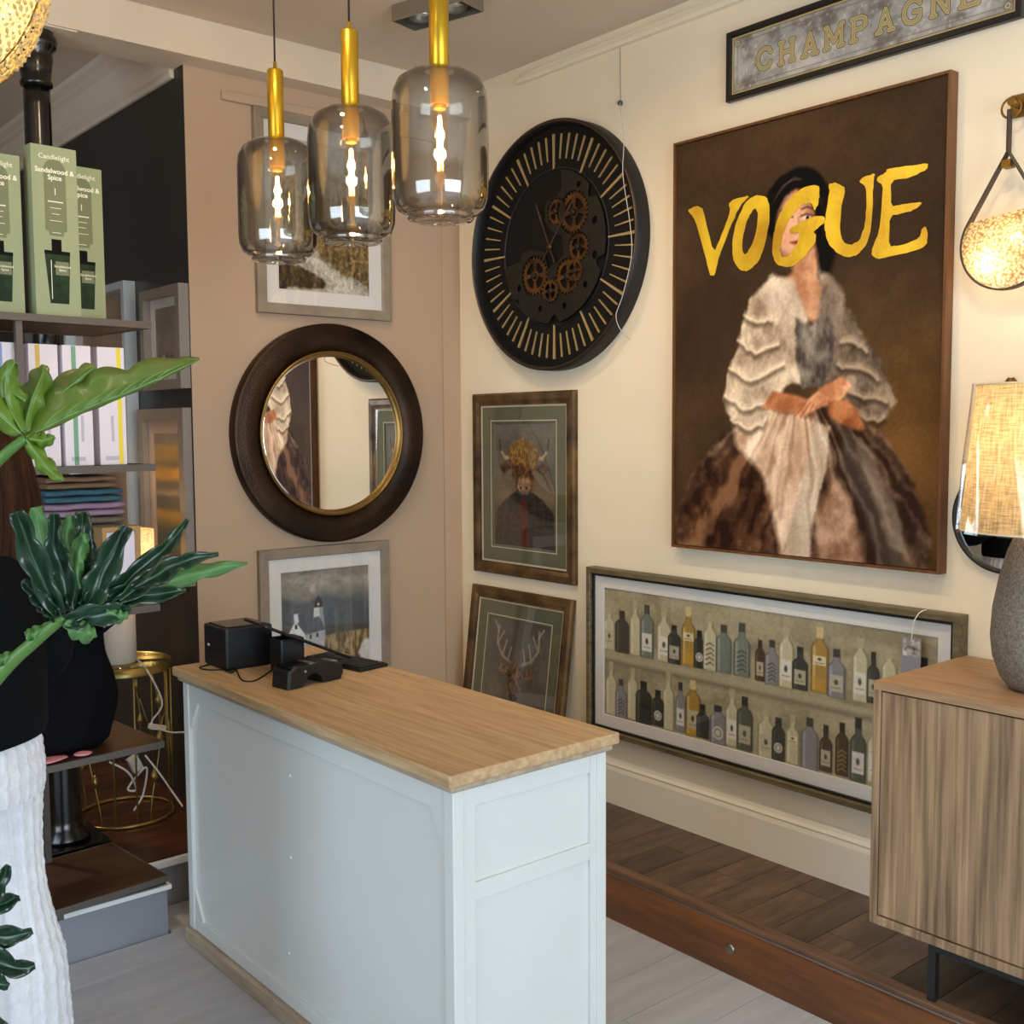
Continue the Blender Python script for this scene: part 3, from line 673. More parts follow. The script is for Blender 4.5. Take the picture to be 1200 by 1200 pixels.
# ---------- portrait animals in bronze frames with green mounts
m_bronze = mat('bronze_leaf_frame', '3A2816', .36, .5, col2='7E6038', scale=9, bump=.12, bscale=50)
m_green = mat('olive_mount_board', '5F5F45', .75)
m_fil = mat('cream_fillet', 'D8CCB0', .6)
def animal_picture(T, fr, w, h, paint, slit=.0):
    frame_ring(fr, w, h, [(0, .002), (0, .016), (.008, .024), (.03, .022), (.045, .014), (.052, .015), (.052, .002)]).build('frame', m_bronze, T)
    frame_ring(Fr(fr(.052, .052, 0), fr.r, fr.u, fr.n), w-.104, h-.104, [(0, .002), (0, .0115), (.006, .0115), (.006, .002)]).build('fillet', m_fil, T)
    i = .06; m2 = .066
    mo = frame_ring(Fr(fr(i, i, 0), fr.r, fr.u, fr.n), w-2*i, h-2*i, [(0, .002), (0, .009), (m2, .009), (m2+.002, .006), (m2+.002, .002)]).build('mount', m_green, T)
    i2 = i+m2-.012
    frame_ring(Fr(fr(i2, i2, 0), fr.r, fr.u, fr.n), w-2*i2, h-2*i2, [(0, .008), (0, .0096), (.0035, .0096), (.0035, .008)]).build('mount_line', m_fil, mo)
    i3 = i+m2+.002; c = Cv(w-2*i3, h-2*i3, 116, 150, '6A6258'); paint(c)
    c.mesh('print', Fr(fr(i3, h-i3, 0), fr.r, fr.u, fr.n), T, .0045, m_ink)
    B().box(.053, w-.053, .053, h-.053, .0122, .0136, fr).build('glass', m_pane, T)
def cow(c):
    W_, H_ = c.w, c.h; n = c.noise(.1, .1, 4, 4); f = c.noise(.012, .012, 8, 3)
    c.put(np.clip(c.Y/H_*1.2-.2, 0, 1)*.7, '4A3A2C'); c.put(np.clip(1-abs(c.Y/H_-.6)*4, 0, 1)*.5, '8A7048'); c.mul(.75+.5*n)
    q = lambda *p: [(x*W_, y*H_) for x, y in p]
    t = np.clip((f-.5)*3+.5, 0, 1)[..., None]; mx = lambda a, b: np.array(c.c(a))*(1-t)+np.array(c.c(b))*t
    c.poly(q((.02, 1.02), (.04, .72), (.2, .62), (.34, .56), (.66, .56), (.82, .62), (.97, .72), (1, 1.02)), mx('1E1A18', '3A2C24'), .004, 1, .006)
    for k in range(6): c.line(q((.2+k*.12, .62), (.14+k*.14, 1)), .006, '6A3A22', .6); c.line(q((.05, .68+k*.06), (.95, .68+k*.06)), .005, '3E4A52', .5)
    c.poly(q((.38, .56), (.5, .72), (.62, .56), (.6, .5), (.4, .5)), '2A2C34', .005)
    c.poly(q((.5, .58), (.44, .64), (.47, 1), (.57, 1), (.56, .64)), '5A241C', .004)
    c.poly(q((.2, .31), (.1, .36), (.16, .42), (.3, .36)), mx('3A2212', '6E4A26'), .006, 1, .01); c.poly(q((.8, .31), (.9, .36), (.84, .42), (.7, .36)), mx('3A2212', '6E4A26'), .006, 1, .01)
    for s_ in (1, -1):
        pts = [(.5+s_*.2, .27), (.5+s_*.3, .28), (.5+s_*.38, .22), (.5+s_*.4, .13)]
        for k in range(3): c.line(q(*pts[k:k+2]), .016-.004*k, 'B8A078' if k < 2 else '3A3026')
    c.poly(q((.28, .3), (.36, .22), (.64, .22), (.72, .3), (.68, .42), (.62, .55), (.4, .55), (.32, .42)), mx('4A2812', '8A5A2C'), .005, 1, .006)
    c.poly(q((.41, .44), (.59, .44), (.61, .52), (.56, .57), (.44, .57), (.39, .52)), mx('8A6A4C', 'B08E6C'), .006); c.ell(.45*W_, .52*H_, .016*W_, .012*H_, '2A1C14'); c.ell(.55*W_, .52*H_, .016*W_, .012*H_, '2A1C14'); c.line(q((.44, .555), (.5, .548), (.56, .555)), .003, '3A281E', .8)
    c.ell(.38*W_, .39*H_, .02*W_, .014*H_, '120A06'); c.ell(.62*W_, .39*H_, .02*W_, .014*H_, '120A06')
    c.poly(q((.25, .27), (.3, .17), (.5, .12), (.7, .17), (.75, .27), (.66, .35), (.56, .31), (.5, .37), (.43, .32), (.34, .35)), mx('6A4618', 'A67E40'), .005, 1, .012)
    for k in range(26): xx = .27+.46*((k*7) % 26)/26; c.line(q((.5+(xx-.5)*.5, .14), (xx, .24), (xx+.02*math.sin(k), .33)), .0035, 'C9A05A' if k % 2 else '5A3A14', .5)
    c.mul(.9+.2*f)
def stag(c):
    W_, H_ = c.w, c.h; n = c.noise(.1, .1, 14, 4); f = c.noise(.012, .012, 18, 3)
    c.put(np.clip(1-abs(c.Y/H_-.75)*3, 0, 1)*.6, '7A6A50'); c.put(np.clip(.4-c.Y/H_, 0, 1), '4E4C48'); c.mul(.7+.5*n)
    q = lambda *p: [(x*W_, y*H_) for x, y in p]
    t = np.clip((f-.5)*3+.5, 0, 1)[..., None]; mx = lambda a, b: np.array(c.c(a))*(1-t)+np.array(c.c(b))*t
    c.poly(q((.08, 1.02), (.2, .78), (.36, .66), (.64, .66), (.82, .78), (.95, 1.02)), mx('2A1E18', '4A3226'), .004, 1, .006)
    c.poly(q((.5, .72), (.42, .78), (.46, 1), (.58, 1), (.58, .78)), '5E2420', .004)
    for s_ in (1, -1):
        c.line(q((.5+s_*.1, .34), (.5+s_*.24, .3), (.5+s_*.34, .2), (.5+s_*.33, .06)), .013, '9A8E7C')
        for (x, y, x2, y2) in ((.24, .3, .18, .17), (.33, .2, .24, .1), (.33, .1, .4, .03), (.14, .33, .1, .22)): c.line(q((.5+s_*x, y), (.5+s_*x2, y2)), .008, 'A89C8A')
        c.poly(q((.5+s_*.1, .4), (.5+s_*.3, .36), (.5+s_*.28, .43), (.5+s_*.14, .46)), mx('5A4030', '98785A'), .004)
    c.poly(q((.36, .38), (.5, .34), (.64, .38), (.62, .5), (.56, .64), (.6, .72), (.4, .72), (.44, .64), (.38, .5)), mx('4A3222', '8A6644'), .005)
    c.ell(.5*W_, .62*H_, .06*W_, .03*H_, '2A201C'); c.ell(.41*W_, .45*H_, .02*W_, .015*H_, '18100C'); c.ell(.59*W_, .45*H_, .02*W_, .015*H_, '18100C')
    c.mul(.9+.2*f)
w, h = .644, .768
fr = frR(3.744, .982); T = thing('framed_picture', 'framed picture of a horned cow in a tartan suit with olive mount', 'picture', (XW-.005, 3.42, .982))
animal_picture(T, fr, w, h, cow)
th = math.radians(7.2); fx = XW-.004-h*math.sin(th)-.024*math.cos(th)
T = thing('framed_picture', 'framed picture of a stag with antlers leaning against the cream wall', 'picture', (fx, 3.43, .16))
fr = Fr((fx+.0, 3.752, .1605), (0, -1, 0), (math.sin(th), 0, math.cos(th)), (-math.cos(th), 0, math.sin(th)))
fr.o = fr.o+Vector((.026*math.cos(th), 0, 0))
animal_picture(T, fr, w, h, stag)

# ---------- long bottle print
w, h = 1.50, .638
fr = frR(3.004, .432); T = thing('framed_print', 'long framed print of two shelves of gin bottles with white mount', 'picture', (XW-.005, 2.25, .432))
m_olive = wood('olive_grained_frame', '3E3624', '7C6E4E', (12, 1, 12), 4, .5)
frame_ring(fr, w, h, [(0, .002), (0, .05), (.003, .052), (.018, .052), (.021, .048), (.021, .03), (.021, .002)]).build('frame', m_olive, T)
frame_ring(Fr(fr(.0242, .0242, 0), fr.r, fr.u, fr.n), w-.0484, h-.0484, [(0, .004), (0, .04), (.006, .04), (.006, .004)]).build('inner_lip', m_bf, T)
i = .03; mw = .043
frame_ring(Fr(fr(i, i, 0), fr.r, fr.u, fr.n), w-2*i, h-2*i, [(0, .004), (0, .03), (mw, .03), (mw+.002, .027), (mw+.002, .004)]).build('mount', m_board, T)
i3 = i+mw+.002; pw, ph = w-2*i3, h-2*i3
pl = XW-.027
g0 = uv(Fr(fr(i3, i3, 0), fr.r, fr.u, fr.n), ph, pl)
c = Cv(pw, ph, 520, 190, 'AC9F80')
n1 = c.noise(.12, .06, 5, 5); n2 = c.noise(.01, .01, 6, 3); c.put(np.clip((n1-.45)*3, 0, 1)*.6, 'C0B496'); c.put(np.clip((.5-n1)*4, 0, 1)*.5, '80755C'); c.mul(.92+.16*n2)
ya = g0(705, 765)[1]; yb = ph-.012
for yy in (ya,):
    c.poly([(0, yy-.004), (pw, yy-.004), (pw, yy+.02), (0, yy+.02)], 'B5AA8C', .002); c.poly([(0, yy+.018), (pw, yy+.018), (pw, yy+.034), (0, yy+.034)], '6E654E', .008, .6)
PAL = {'p': ('CFC6A4', 'E9E2C8', '8F8460'), 'g': ('7C8478', 'A9B0A4', '4C524A'), 'd': ('3C3C36', '605F55', '22221E'), 'a': ('B08A44', 'E0C484', '6E5222'), 'o': ('55584A', '7F8270', '34362C'), 'b': ('4A3A26', '7E6238', '261C10'), 'k': ('8E8C90', 'B2AEB4', '5C5A60')}
A_ = lambda x, y: (680+x/3.873, 650+y/3.873)
B_ = lambda x, y: (880+x/4.2875, 680+y/4.2875)
bots = [(A_, 130, 235, 430, 50, 'p', 1), (A_, 188, 255, 445, 62, 'd', 0), (A_, 247, 205, 455, 48, 'p', 0), (A_, 300, 228, 468, 60, 'g', 2), (A_, 377, 240, 485, 66, 'p', 2), (A_, 424, 320, 495, 58, 'd', 1), (A_, 488, 235, 505, 62, 'a', 3), (A_, 538, 345, 515, 50, 'd', 4), (A_, 585, 265, 525, 62, 'p', 5), (A_, 648, 318, 535, 70, 'g', 0), (A_, 730, 310, 552, 75, 'g', 5),
 (B_, 42, 300, 505, 48, 'b', 1), (B_, 102, 300, 525, 72, 'k', 5), (B_, 172, 235, 540, 75, 'p', 2), (B_, 243, 335, 550, 78, 'd', 1), (B_, 340, 235, 565, 88, 'a', 3), (B_, 425, 345, 590, 90, 'k', 1), (B_, 543, 290, 610, 80, 'p', 2), (B_, 610, 360, 618, 62, 'd', 1), (B_, 688, 345, 640, 76, 'p', 0),
 (A_, 138, 485, 725, 50, 'p', 0), (A_, 235, 515, 748, 48, 'p', 0), (A_, 183, 565, 740, 52, 'k', 5), (A_, 285, 575, 765, 72, 'd', 5), (A_, 397, 530, 795, 50, 'p', 0), (A_, 350, 615, 778, 52, 'd', 4), (A_, 452, 578, 802, 46, 'k', 2), (A_, 508, 570, 822, 66, 'a', 1), (A_, 553, 680, 832, 56, 'd', 0), (A_, 622, 685, 860, 74, 'k', 4), (A_, 685, 610, 868, 58, 'p', 2), (A_, 743, 645, 888, 72, 'o', 1),
 (B_, 72, 640, 892, 84, 'p', 1), (B_, 134, 690, 905, 66, 'd', 4), (B_, 205, 675, 922, 66, 'p', 3), (B_, 290, 690, 955, 86, 'k', 0), (B_, 372, 728, 962, 64, 'b', 1), (B_, 453, 715, 982, 66, 'b', 5), (B_, 533, 690, 1012, 82, 'o', 2)]
extra = []
for k in range(5): extra.append((None, k))
def bottle(u, v0, v1, bw, kind, lab, seed):
    """u centre, v0 top, v1 foot, bw width, all in metres on the print"""
    ca, cb, cd = PAL[kind]; H_ = v1-v0; r = bw/2; nk = r*(.36 if lab != 4 else .42); sh = .27 if seed % 2 else .33
    prof = [(r*.96, 0), (r, .03), (r, 1-sh-.06), (r*.82, 1-sh), (nk, 1-sh+.07), (nk, .86)]
    R_ = [(u+q, v1-t*H_) for q, t in prof]; L_ = [(u-q, v1-t*H_) for q, t in prof][::-1]
    c.poly([(x+.004, y+.002) for x, y in R_+L_], '5E563E', .004, .5)
    c.poly(R_+L_, cd, .0022); ins = [(u+(x-u)*.86, y) for x, y in R_+L_]; c.poly(ins, ca, .003)
    c.line([(u-r*.62, v1-H_*.05), (u-r*.62, v1-H_*(1-sh-.05))], r*.28, cb, .8, .003)
    if kind == 'a': c.poly([(u-r*.8, v1-H_*.02), (u+r*.8, v1-H_*.02), (u+r*.8, v1-H_*.22), (u-r*.8, v1-H_*.22)], 'D9A63C', .01, .6)
    cc = {'p': 'B8AE88', 'g': '4A4C44', 'd': '2A2A26', 'a': 'D9C28A', 'o': '26241E', 'b': '2E2216', 'k': '3E3C3A'}[kind]
    c.poly([(u-nk*1.12, v0), (u+nk*1.12, v0), (u+nk*1.12, v0+H_*.17), (u-nk*1.12, v0+H_*.17)], cc, .002)
    l0, l1 = v1-H_*.12, v1-H_*.46
    if lab in (1, 2, 3):
        lc = {1: 'C6BEA4', 2: 'E9E6DC', 3: 'EBDDB8'}[lab]
        if lab == 3: l0, l1 = v1-H_*.42, v1-H_*.56
        c.poly([(u-r*.74, l0), (u+r*.74, l0), (u+r*.74, l1), (u-r*.74, l1)], lc, .0018, .92)
        m0 = (l0+l1)/2
        c.ell(u, m0-.004, r*.22, abs(l0-l1)*.16, '3A382E', .002, .85); c.line([(u-r*.5, m0+abs(l0-l1)*.28), (u+r*.5, m0+abs(l0-l1)*.28)], .0028, '7A725C', .8)
    if lab == 4: c.ell(u, (l0+l1)/2, r*.66, r*.66, 'D8D4C6', .002); c.ell(u, (l0+l1)/2, r*.46, r*.46, '8E8A7A', .002); c.ell(u, (l0+l1)/2, r*.3, r*.3, 'D8D4C6', .002)
    if lab == 5:
        for k in range(5): yy = l1+(l0-l1)*k/4; c.line([(u-r*.55, yy+.006), (u+r*.1*(k % 3), yy-.004), (u+r*.55, yy+.004)], .004, '2E2E28' if kind != 'b' else 'C9A24A', .75)
for k, (fn, x, t, bse, ww, kind, lab) in enumerate(bots):
    u0, v1 = g0(*fn(x, bse)); _, v0 = g0(*fn(x, t)); ul, _ = g0(*fn(x-ww/2, bse)); ur, _ = g0(*fn(x+ww/2, bse))
    bottle(u0, v0, v1, ur-ul, kind, lab, k)
ub = g0(1018, 900)[0]
for k, u in enumerate((ub+.02, ub+.1, ub+.17, ub+.24)):
    if u < pw-.03:
        bottle(u, yb-.2-.02*(k % 2), yb, .058, 'pgdk'[k % 4], (2, 5, 1, 0)[k % 4], k)
        if k > 1: bottle(u, ya-.19, ya, .055, 'gpka'[k % 4], (1, 2, 4, 3)[k % 4], k+1)
c.mul(.94+.12*c.noise(.006, .006, 60, 2))
c.mesh('print', Fr(fr(i3, h-i3, 0), fr.r, fr.u, fr.n), T, .025, m_ink)
B().box(.0305, w-.0305, .0305, h-.0305, .034, .0355, fr).build('glass', m_pane, T)
B().box(.01, w-.01, .01, h-.01, .001, .003, fr).build('backing', m_bk, T)
# price tag hung over the frame's top edge
tp = onX(1070, 718, XW-.053)
T = thing('price_tag', 'grey swing tag on white string hanging over the bottle print frame', 'tag', (XW-.057, tp.y, .93))
ft = frR(tp.y, 1.02, XW-.056)
B().box(-.03, .03, -.16, -.03, .001, .0025, ft).build('card', mat('grey_tag_card', '86858C', .7), T)
B().box(-.026, .026, -.085, -.034, .0026, .0032, ft).build('card_print', mat('tag_print', '4A4440', .6, col2='D8D2C8', scale=45), T)
B().tube([ft(0, -.045, .004), ft(.003, -.02, .006), ft(.008, .02, .006), ft(.022, .045, .004), ft(.03, .0525, -.004), ft(.032, .053, -.02)], .0018, 6).build('string', mat('white_string', 'E8E4DA', .9), T)

# ---------- coastal prints on the taupe wall
m_tf = wood('stone_painted_frame', '7E705E', '9A8A76', (3, 3, 3), 4, .6, bump=.04)
def coast(name, label, fr, w, h, paint, mt=.055):
    T = thing(name, label, 'picture', fr(w/2, 0, .005))
    frame_ring(fr, w, h, [(0, .002), (0, .024), (.003, .026), (.036, .026), (.04, .022), (.04, .002)]).build('frame', m_tf, T)
    i = .04; frame_ring(Fr(fr(i, i, 0), fr.r, fr.u, fr.n), w-2*i, h-2*i, [(0, .003), (0, .014), (mt, .014), (mt+.002, .011), (mt+.002, .003)]).build('mount', m_board, T)
    i3 = i+mt+.002; c = Cv(w-2*i3, h-2*i3, 150, int(150*(h-2*i3)/(w-2*i3)), '88847C')
    paint(c, uv(Fr(fr(i3, i3, 0), fr.r, fr.u, fr.n), h-2*i3, YW-.008, 'y'))
    c.mesh('print', Fr(fr(i3, h-i3, 0), fr.r, fr.u, fr.n), T, .008, m_ink)
    B().box(.041, w-.041, .041, h-.041, .0165, .018, fr).build('glass', m_pane, T)
    B().box(.01, w-.01, .01, h-.01, .001, .0025, fr).build('backing', m_bk, T)
def dunes(c, g):
    W_, H_ = c.w, c.h; n = c.noise(.08, .05, 3, 5); bl = c.noise(.008, .05, 4, 3); f = c.noise(.01, .01, 5, 3)
    c.put(np.ones_like(c.X), 'C2BEB6'); c.put(np.clip((n-.5)*3, 0, 1)*.7*(c.Y < H_*.4), '9A9EA4')
    q = lambda *p: [g(x, y) for x, y in p]
    t = np.clip((.5*bl+.5*f-.5)*2.2+.5, 0, 1)[..., None]; mx = lambda a, b: np.array(c.c(a))*(1-t)+np.array(c.c(b))*t
    c.put(np.clip((c.Y/H_-.5)*6, 0, 1), mx('A59C8C', 'C9C2B4'))
    c.poly(q((318, 240), (335, 270), (350, 300), (385, 330), (434, 352), (470, 352), (470, 200), (318, 200)), mx('8A8478', 'C8C0B0'), .02)
    c.poly(q((350, 275), (365, 292), (390, 315), (420, 330), (438, 345), (460, 350), (460, 230), (350, 230)), mx('4E3C22', 'A68A56'), .006, 1, .02)
    c.poly(q((310, 290), (335, 300), (360, 318), (384, 332), (380, 338), (345, 338), (310, 344), (300, 300)), mx('2C2012', '6E5630'), .006, 1, .02)
    c.poly(q((352, 298), (368, 312), (385, 325), (395, 335), (380, 343), (420, 350), (432, 345), (400, 325), (375, 305), (360, 296)), mx('B8B0A2', 'DCD6CA'), .006, .9, .008)
    c.mul(.85+.3*f)
def light(c, g):
    W_, H_ = c.w, c.h; n = c.noise(.12, .06, 13, 5); f = c.noise(.01, .01, 15, 3); bl = c.noise(.01, .04, 14, 3)
    q = lambda *p: [g(x, y) for x, y in p]
    hz = g(380, 735)[1]; t0 = g(380, 690)[1]
    c.put(np.ones_like(c.X), '6A6A6C'); c.put(np.clip(1-abs(c.Y-g(380, 680)[1])/.09, 0, 1), 'B0A896'); c.put(np.clip((n-.48)*5, 0, 1)*(c.Y < t0+.05), '8E8478'); c.put(np.clip((.42-n)*6, 0, 1)*(c.Y < t0), '4E4C4E')
    c.poly(q((320, 700), (350, 708), (380, 696), (410, 700), (445, 715), (445, 740), (320, 745)), '5A5E66', .012, .9, .01)
    c.poly(q((320, 738), (445, 728), (445, 775), (320, 790)), '55524A', .006)
    t = np.clip((bl-.5)*3+.5, 0, 1)[..., None]; mx = lambda a, b: np.array(c.c(a))*(1-t)+np.array(c.c(b))*t
    c.poly(q((375, 745), (400, 742), (420, 738), (445, 732), (450, 830), (320, 830), (330, 780), (360, 752)), mx('5E4A2E', 'B49A6A'), .005, 1, .012)
    c.poly(q((425, 750), (442, 744), (446, 780), (430, 775), (420, 765)), 'D6D2CC', .005, 1, .01)
    c.poly(q((368, 712), (378, 711), (382, 748), (366, 750)), 'D8DADA', .002); c.poly(q((374, 712), (378, 711), (382, 748), (376, 749)), '9EA2A6', .002)
    c.poly(q((369, 704), (377, 703), (378, 711), (368, 712)), '23221F', .002); c.ell(*g(373, 708), .005, .006, 'F0E0A0'); c.poly(q((369, 704), (373, 698), (377, 703)), '23221F', .002)
    c.poly(q((346, 730), (374, 722), (382, 738), (358, 744)), '5C6068', .002)
    c.poly(q((336, 748), (346, 728), (358, 744), (358, 790), (334, 790)), 'E2E4E4', .002); c.poly(q((358, 744), (380, 738), (380, 790), (358, 790)), 'B0B4B8', .002)
    c.poly(q((344, 720), (349, 719), (350, 730), (345, 732)), 'E2E4E4', .002)
    for (x, y) in ((347, 735), (364, 746), (372, 744)): c.poly(q((x-1.3, y-2.5), (x+1.3, y-2.5), (x+1.3, y+2.5), (x-1.3, y+2.5)), '2A2A2C', .001)
    c.ell(*g(366, 690), .012, .014, 'E6DCC0', .008, .7); c.mul(.9+.2*f)
coast('coast_print', 'framed print of grassy sand dunes hanging above the round mirror', frB(1.978, 2.05), .606, .77, dunes)
coast('coast_print', 'framed lighthouse print hanging below the round mirror', frB(1.958, .37), .6, .765, light)

# ================================================================== skeleton clock
ccy, ccz = 3.20, 2.305; R0 = .478
fr = frR(ccy, ccz); T = thing('wall_clock', 'huge round black skeleton clock with gold baton marks and visible gears', 'clock', (XW-.005, ccy, ccz-R0))
m_clk = mat('clock_black', '100E0C', .5); m_clkf = mat('clock_dial_black', '0C0705', .8, spec=.25)
m_plate = mat('gunmetal_plate', '1E1A14', .5, .4, var=.2, scale=6); m_mark = mat('pale_gold_baton', 'A88C5A', .5, .15)
m_brass = mat('worn_brass_gear', '3A2412', .4, .7, col2='7A5228', scale=14); m_rim = mat('bronze_rim', '5A4430', .35, .7)
B().lathe([(R0, .002), (R0, .066), (R0-.004, .07), (R0-.011, .07), (R0-.014, .066), (R0-.018, .04), (R0-.018, .002)], fr=fr, n=96, caps=False).build('case', m_clk, T)
B().lathe([(R0-.006, .0702), (R0-.0075, .0722), (R0-.0095, .0722), (R0-.011, .0702)], fr=fr, n=96, caps=False).build('rim_line', m_rim, T)
B().lathe([(.0001, .03), (R0-.018, .03)], fr=fr, n=96, caps=False).build('dial', m_clkf, T)
rin, rout = .295, .418
for k in range(60):
    a = 2*PI*k/60; big = k % 5 == 0
    r0 = .298 if big else .335; r1 = .432 if big else .428; w0, w1 = (.003, .0055) if big else (.0018, .0034)
    d = Vector((math.sin(a), math.cos(a))); q = Vector((d.y, -d.x))
    pts = [d*r0-q*w0, d*r0+q*w0, d*r1+q*w1, d*r1-q*w1]
    B().hexa([fr(*x, .0305) for x in pts]+[fr(*x, .036) for x in pts]).build('baton', m_mark, T)
# dark inner ring and open-worked movement plate
B().lathe([(.303, .0305), (.303, .035), (.297, .035), (.297, .0305)], fr=fr, n=72, caps=False).build('inner_ring', m_clk, T)
def circ(cx, cy, r, n=28, a0=0, a1=2*PI): return [(cx+r*math.cos(a0+(a1-a0)*k/(n if a1-a0 > 6.2 else n-1)), cy+r*math.sin(a0+(a1-a0)*k/(n if a1-a0 > 6.2 else n-1))) for k in range(n)]
GS = 1.16
gears = [(x*GS, y*GS, r*GS, n) for x, y, r, n in [(.105, .1, .068, 26), (-.09, -.085, .066, 24), (.075, -.105, .06, 22), (.02, .115, .045, 18), (.125, -.015, .048, 20), (-.005, -.145, .04, 16), (.115, -.09, .04, 16)]]
out = circ(0, 0, .252, 80, math.radians(80), math.radians(-170))
# plate outline: right and lower part of the disc, with scalloped notches
notch = {12: .02, 13: .03, 14: .02, 30: .025, 31: .034, 32: .025, 52: .02, 53: .028, 54: .02, 68: .015, 69: .02}
out = [((1-notch.get(i, 0)/.252)*x, (1-notch.get(i, 0)/.252)*y) for i, (x, y) in enumerate(out)]
inner = [(-.17, -.03), (-.15, .0), (-.1, .005), (-.04, -.01), (-.02, -.07), (.03, -.05), (.06, -.03), (.05, .03), (0, .05), (-.035, .09), (-.03, .15), (.03, .165), (.05, .19)]
holes = [circ(gx, gy, gr*1.05, 24) for gx, gy, gr, _ in gears[:2]]+[circ(.02, .115, .046, 20), circ(.128, -.015, .05, 20), circ(.075, -.105, .061, 22), circ(-.005, -.146, .041, 18)]
holes += [circ(.13, .185, .012, 10), circ(.205, .06, .014, 10), circ(.205, -.05, .014, 10), circ(.16, -.14, .012, 10), circ(.06, -.2, .012, 10), circ(-.06, -.2, .012, 10), circ(-.17, -.12, .013, 10)]
sc = lambda L: [(x*GS, y*GS) for x, y in L]
shape('movement_plate', [sc(out+inner)]+holes[:2]+[sc(q) for q in holes[2:]], fr, .006, m_plate, T, .038, .001)
for gx, gy, gr, nt_ in gears:
    t = []
    for k in range(nt_):
        for (f_, rr) in ((0, .86), (.25, 1), (.5, 1), (.75, .86)): a = 2*PI*(k+f_)/nt_; t.append((gx+gr*rr*math.cos(a), gy+gr*rr*math.sin(a)))
    hs = []
    for k in range(4):
        a0 = PI/2*k+.22; a1 = PI/2*(k+1)-.22
        hs.append([(gx+gr*.68*math.cos(a0+(a1-a0)*j/5), gy+gr*.68*math.sin(a0+(a1-a0)*j/5)) for j in range(6)]+[(gx+gr*.28*math.cos(a1+(a0-a1)*j/3), gy+gr*.28*math.sin(a1+(a0-a1)*j/3)) for j in range(4)])
    go = shape('gear', [t]+hs, fr, .005, m_brass, T, .036 if gr > .052 else .045)
    B().lathe([(.012, .04), (.012, .053), (.006, .055), (.0001, .055)], fr=Fr(fr(gx, gy, 0), fr.r, fr.u, fr.n), n=12).build('hub', m_plate, go)
def hand(ang, ln, wd, nm):
    d = Vector((math.sin(ang), math.cos(ang))); q = Vector((d.y, -d.x)); tail = -.07
    L = [d*tail-q*wd*.6, d*tail+q*wd*.6, d*ln*.55+q*wd*.5, d*ln*.62+q*wd, d*ln+q*.0008, d*ln-q*.0008, d*ln*.62-q*wd, d*ln*.55-q*wd*.5]
    shape(nm, [[tuple(p) for p in L]], fr, .002, mat('bronze_hand', '5E4636', .35, .7), T, .057)
hand(math.radians(-24), .2, .006, 'hour_hand'); hand(math.radians(40), .265, .005, 'minute_hand')
B().lathe([(.012, .05), (.012, .062), (.0001, .063)], fr=fr, n=16).build('centre_cap', m_brass, T)
# hook and thin cable on the wall
p = onX(728, 121, XW)
T = thing('wall_hook', 'small round hook with a thin clear wire above the clock', 'hook', (XW-.005, p.y, p.z))
fh = frR(p.y, p.z)
B().lathe([(.009, .001), (.009, .01), (.006, .014), (.0001, .0145)], fr=fh, n=14).build('knob', mat('aged_zinc', '6A655C', .4, .6), T)
zt = 2.983
B().tube([fh(-.004, zt-p.z, .003), fh(0, .01, .003)], .0012, 5).build('wire', mat('nylon_wire', 'A89C8A', .5), T)
wp = [fh(.004, 0, .012)]+[frR(onX(x, y, XW-.078).y, onX(x, y, XW-.078).z, XW-.078)(0, 0, 0) for x, y in ((731, 165), (730, 205), (738, 260), (740, 300), (730, 345), (722, 370), (728, 388))]+[frR(onX(738, 398, XW-.01).y, onX(738, 398, XW-.01).z, XW-.01)(0, 0, 0)]
wp = [tuple(q) for q in wp]
wp2 = []
for i in range(len(wp)-1):
    for k in range(8):
        t = k/8; q0, q1, q2, q3 = [Vector(wp[min(max(j, 0), len(wp)-1)]) for j in (i-1, i, i+1, i+2)]; wp2.append(.5*((2*q1)+(q2-q0)*t+(2*q0-5*q1+4*q2-q3)*t*t+(3*q1-q0-3*q2+q3)*t**3))
B().tube(wp2+[wp[-1]], .0016, 6).build('clear_cable', mat('clear_cable', 'C2BCB4', .3), T)

# ================================================================== round mirror in a hammered bronze frame
mx_, mz_ = 2.292, 1.585; R0 = .437
fr = frB(mx_, mz_); T = thing('round_mirror', 'large round mirror in a wide dark hammered bronze frame', 'mirror', (mx_, YW-.005, mz_-R0))
m_ham = mat('hammered_bronze', '1C1410', .34, .7, col2='44301E', scale=5, bump=.22, bscale=150)
m_mir = mat('mirror_silver', 'F2F2F0', .0, 1.)
Ri = .318
B().lathe([(R0, .002), (R0, .04), (R0-.006, .046), (R0-.014, .045), (R0-.04, .052), (R0-.075, .05), (Ri+.012, .04), (Ri+.006, .03), (Ri+.006, .002)], fr=fr, n=96, caps=False).build('frame', m_ham, T)
m_gl = mat('antique_gold_rim', '8A6A34', .35, .8)
B().lathe([(Ri+.0115, .0452), (Ri+.008, .05), (Ri+.002, .05), (Ri, .044), (Ri, .02)], fr=fr, n=96, caps=False).build('gold_rim', m_gl, T)
B().lathe([(Ri, .022), (Ri-.012, .0255)], fr=fr, n=96, caps=False, smooth=False).build('bevel', m_mir, T)
B().lathe([(Ri-.012, .0255), (.0001, .0255)], fr=fr, n=96, caps=False, smooth=False).build('mirror_glass', m_mir, T)

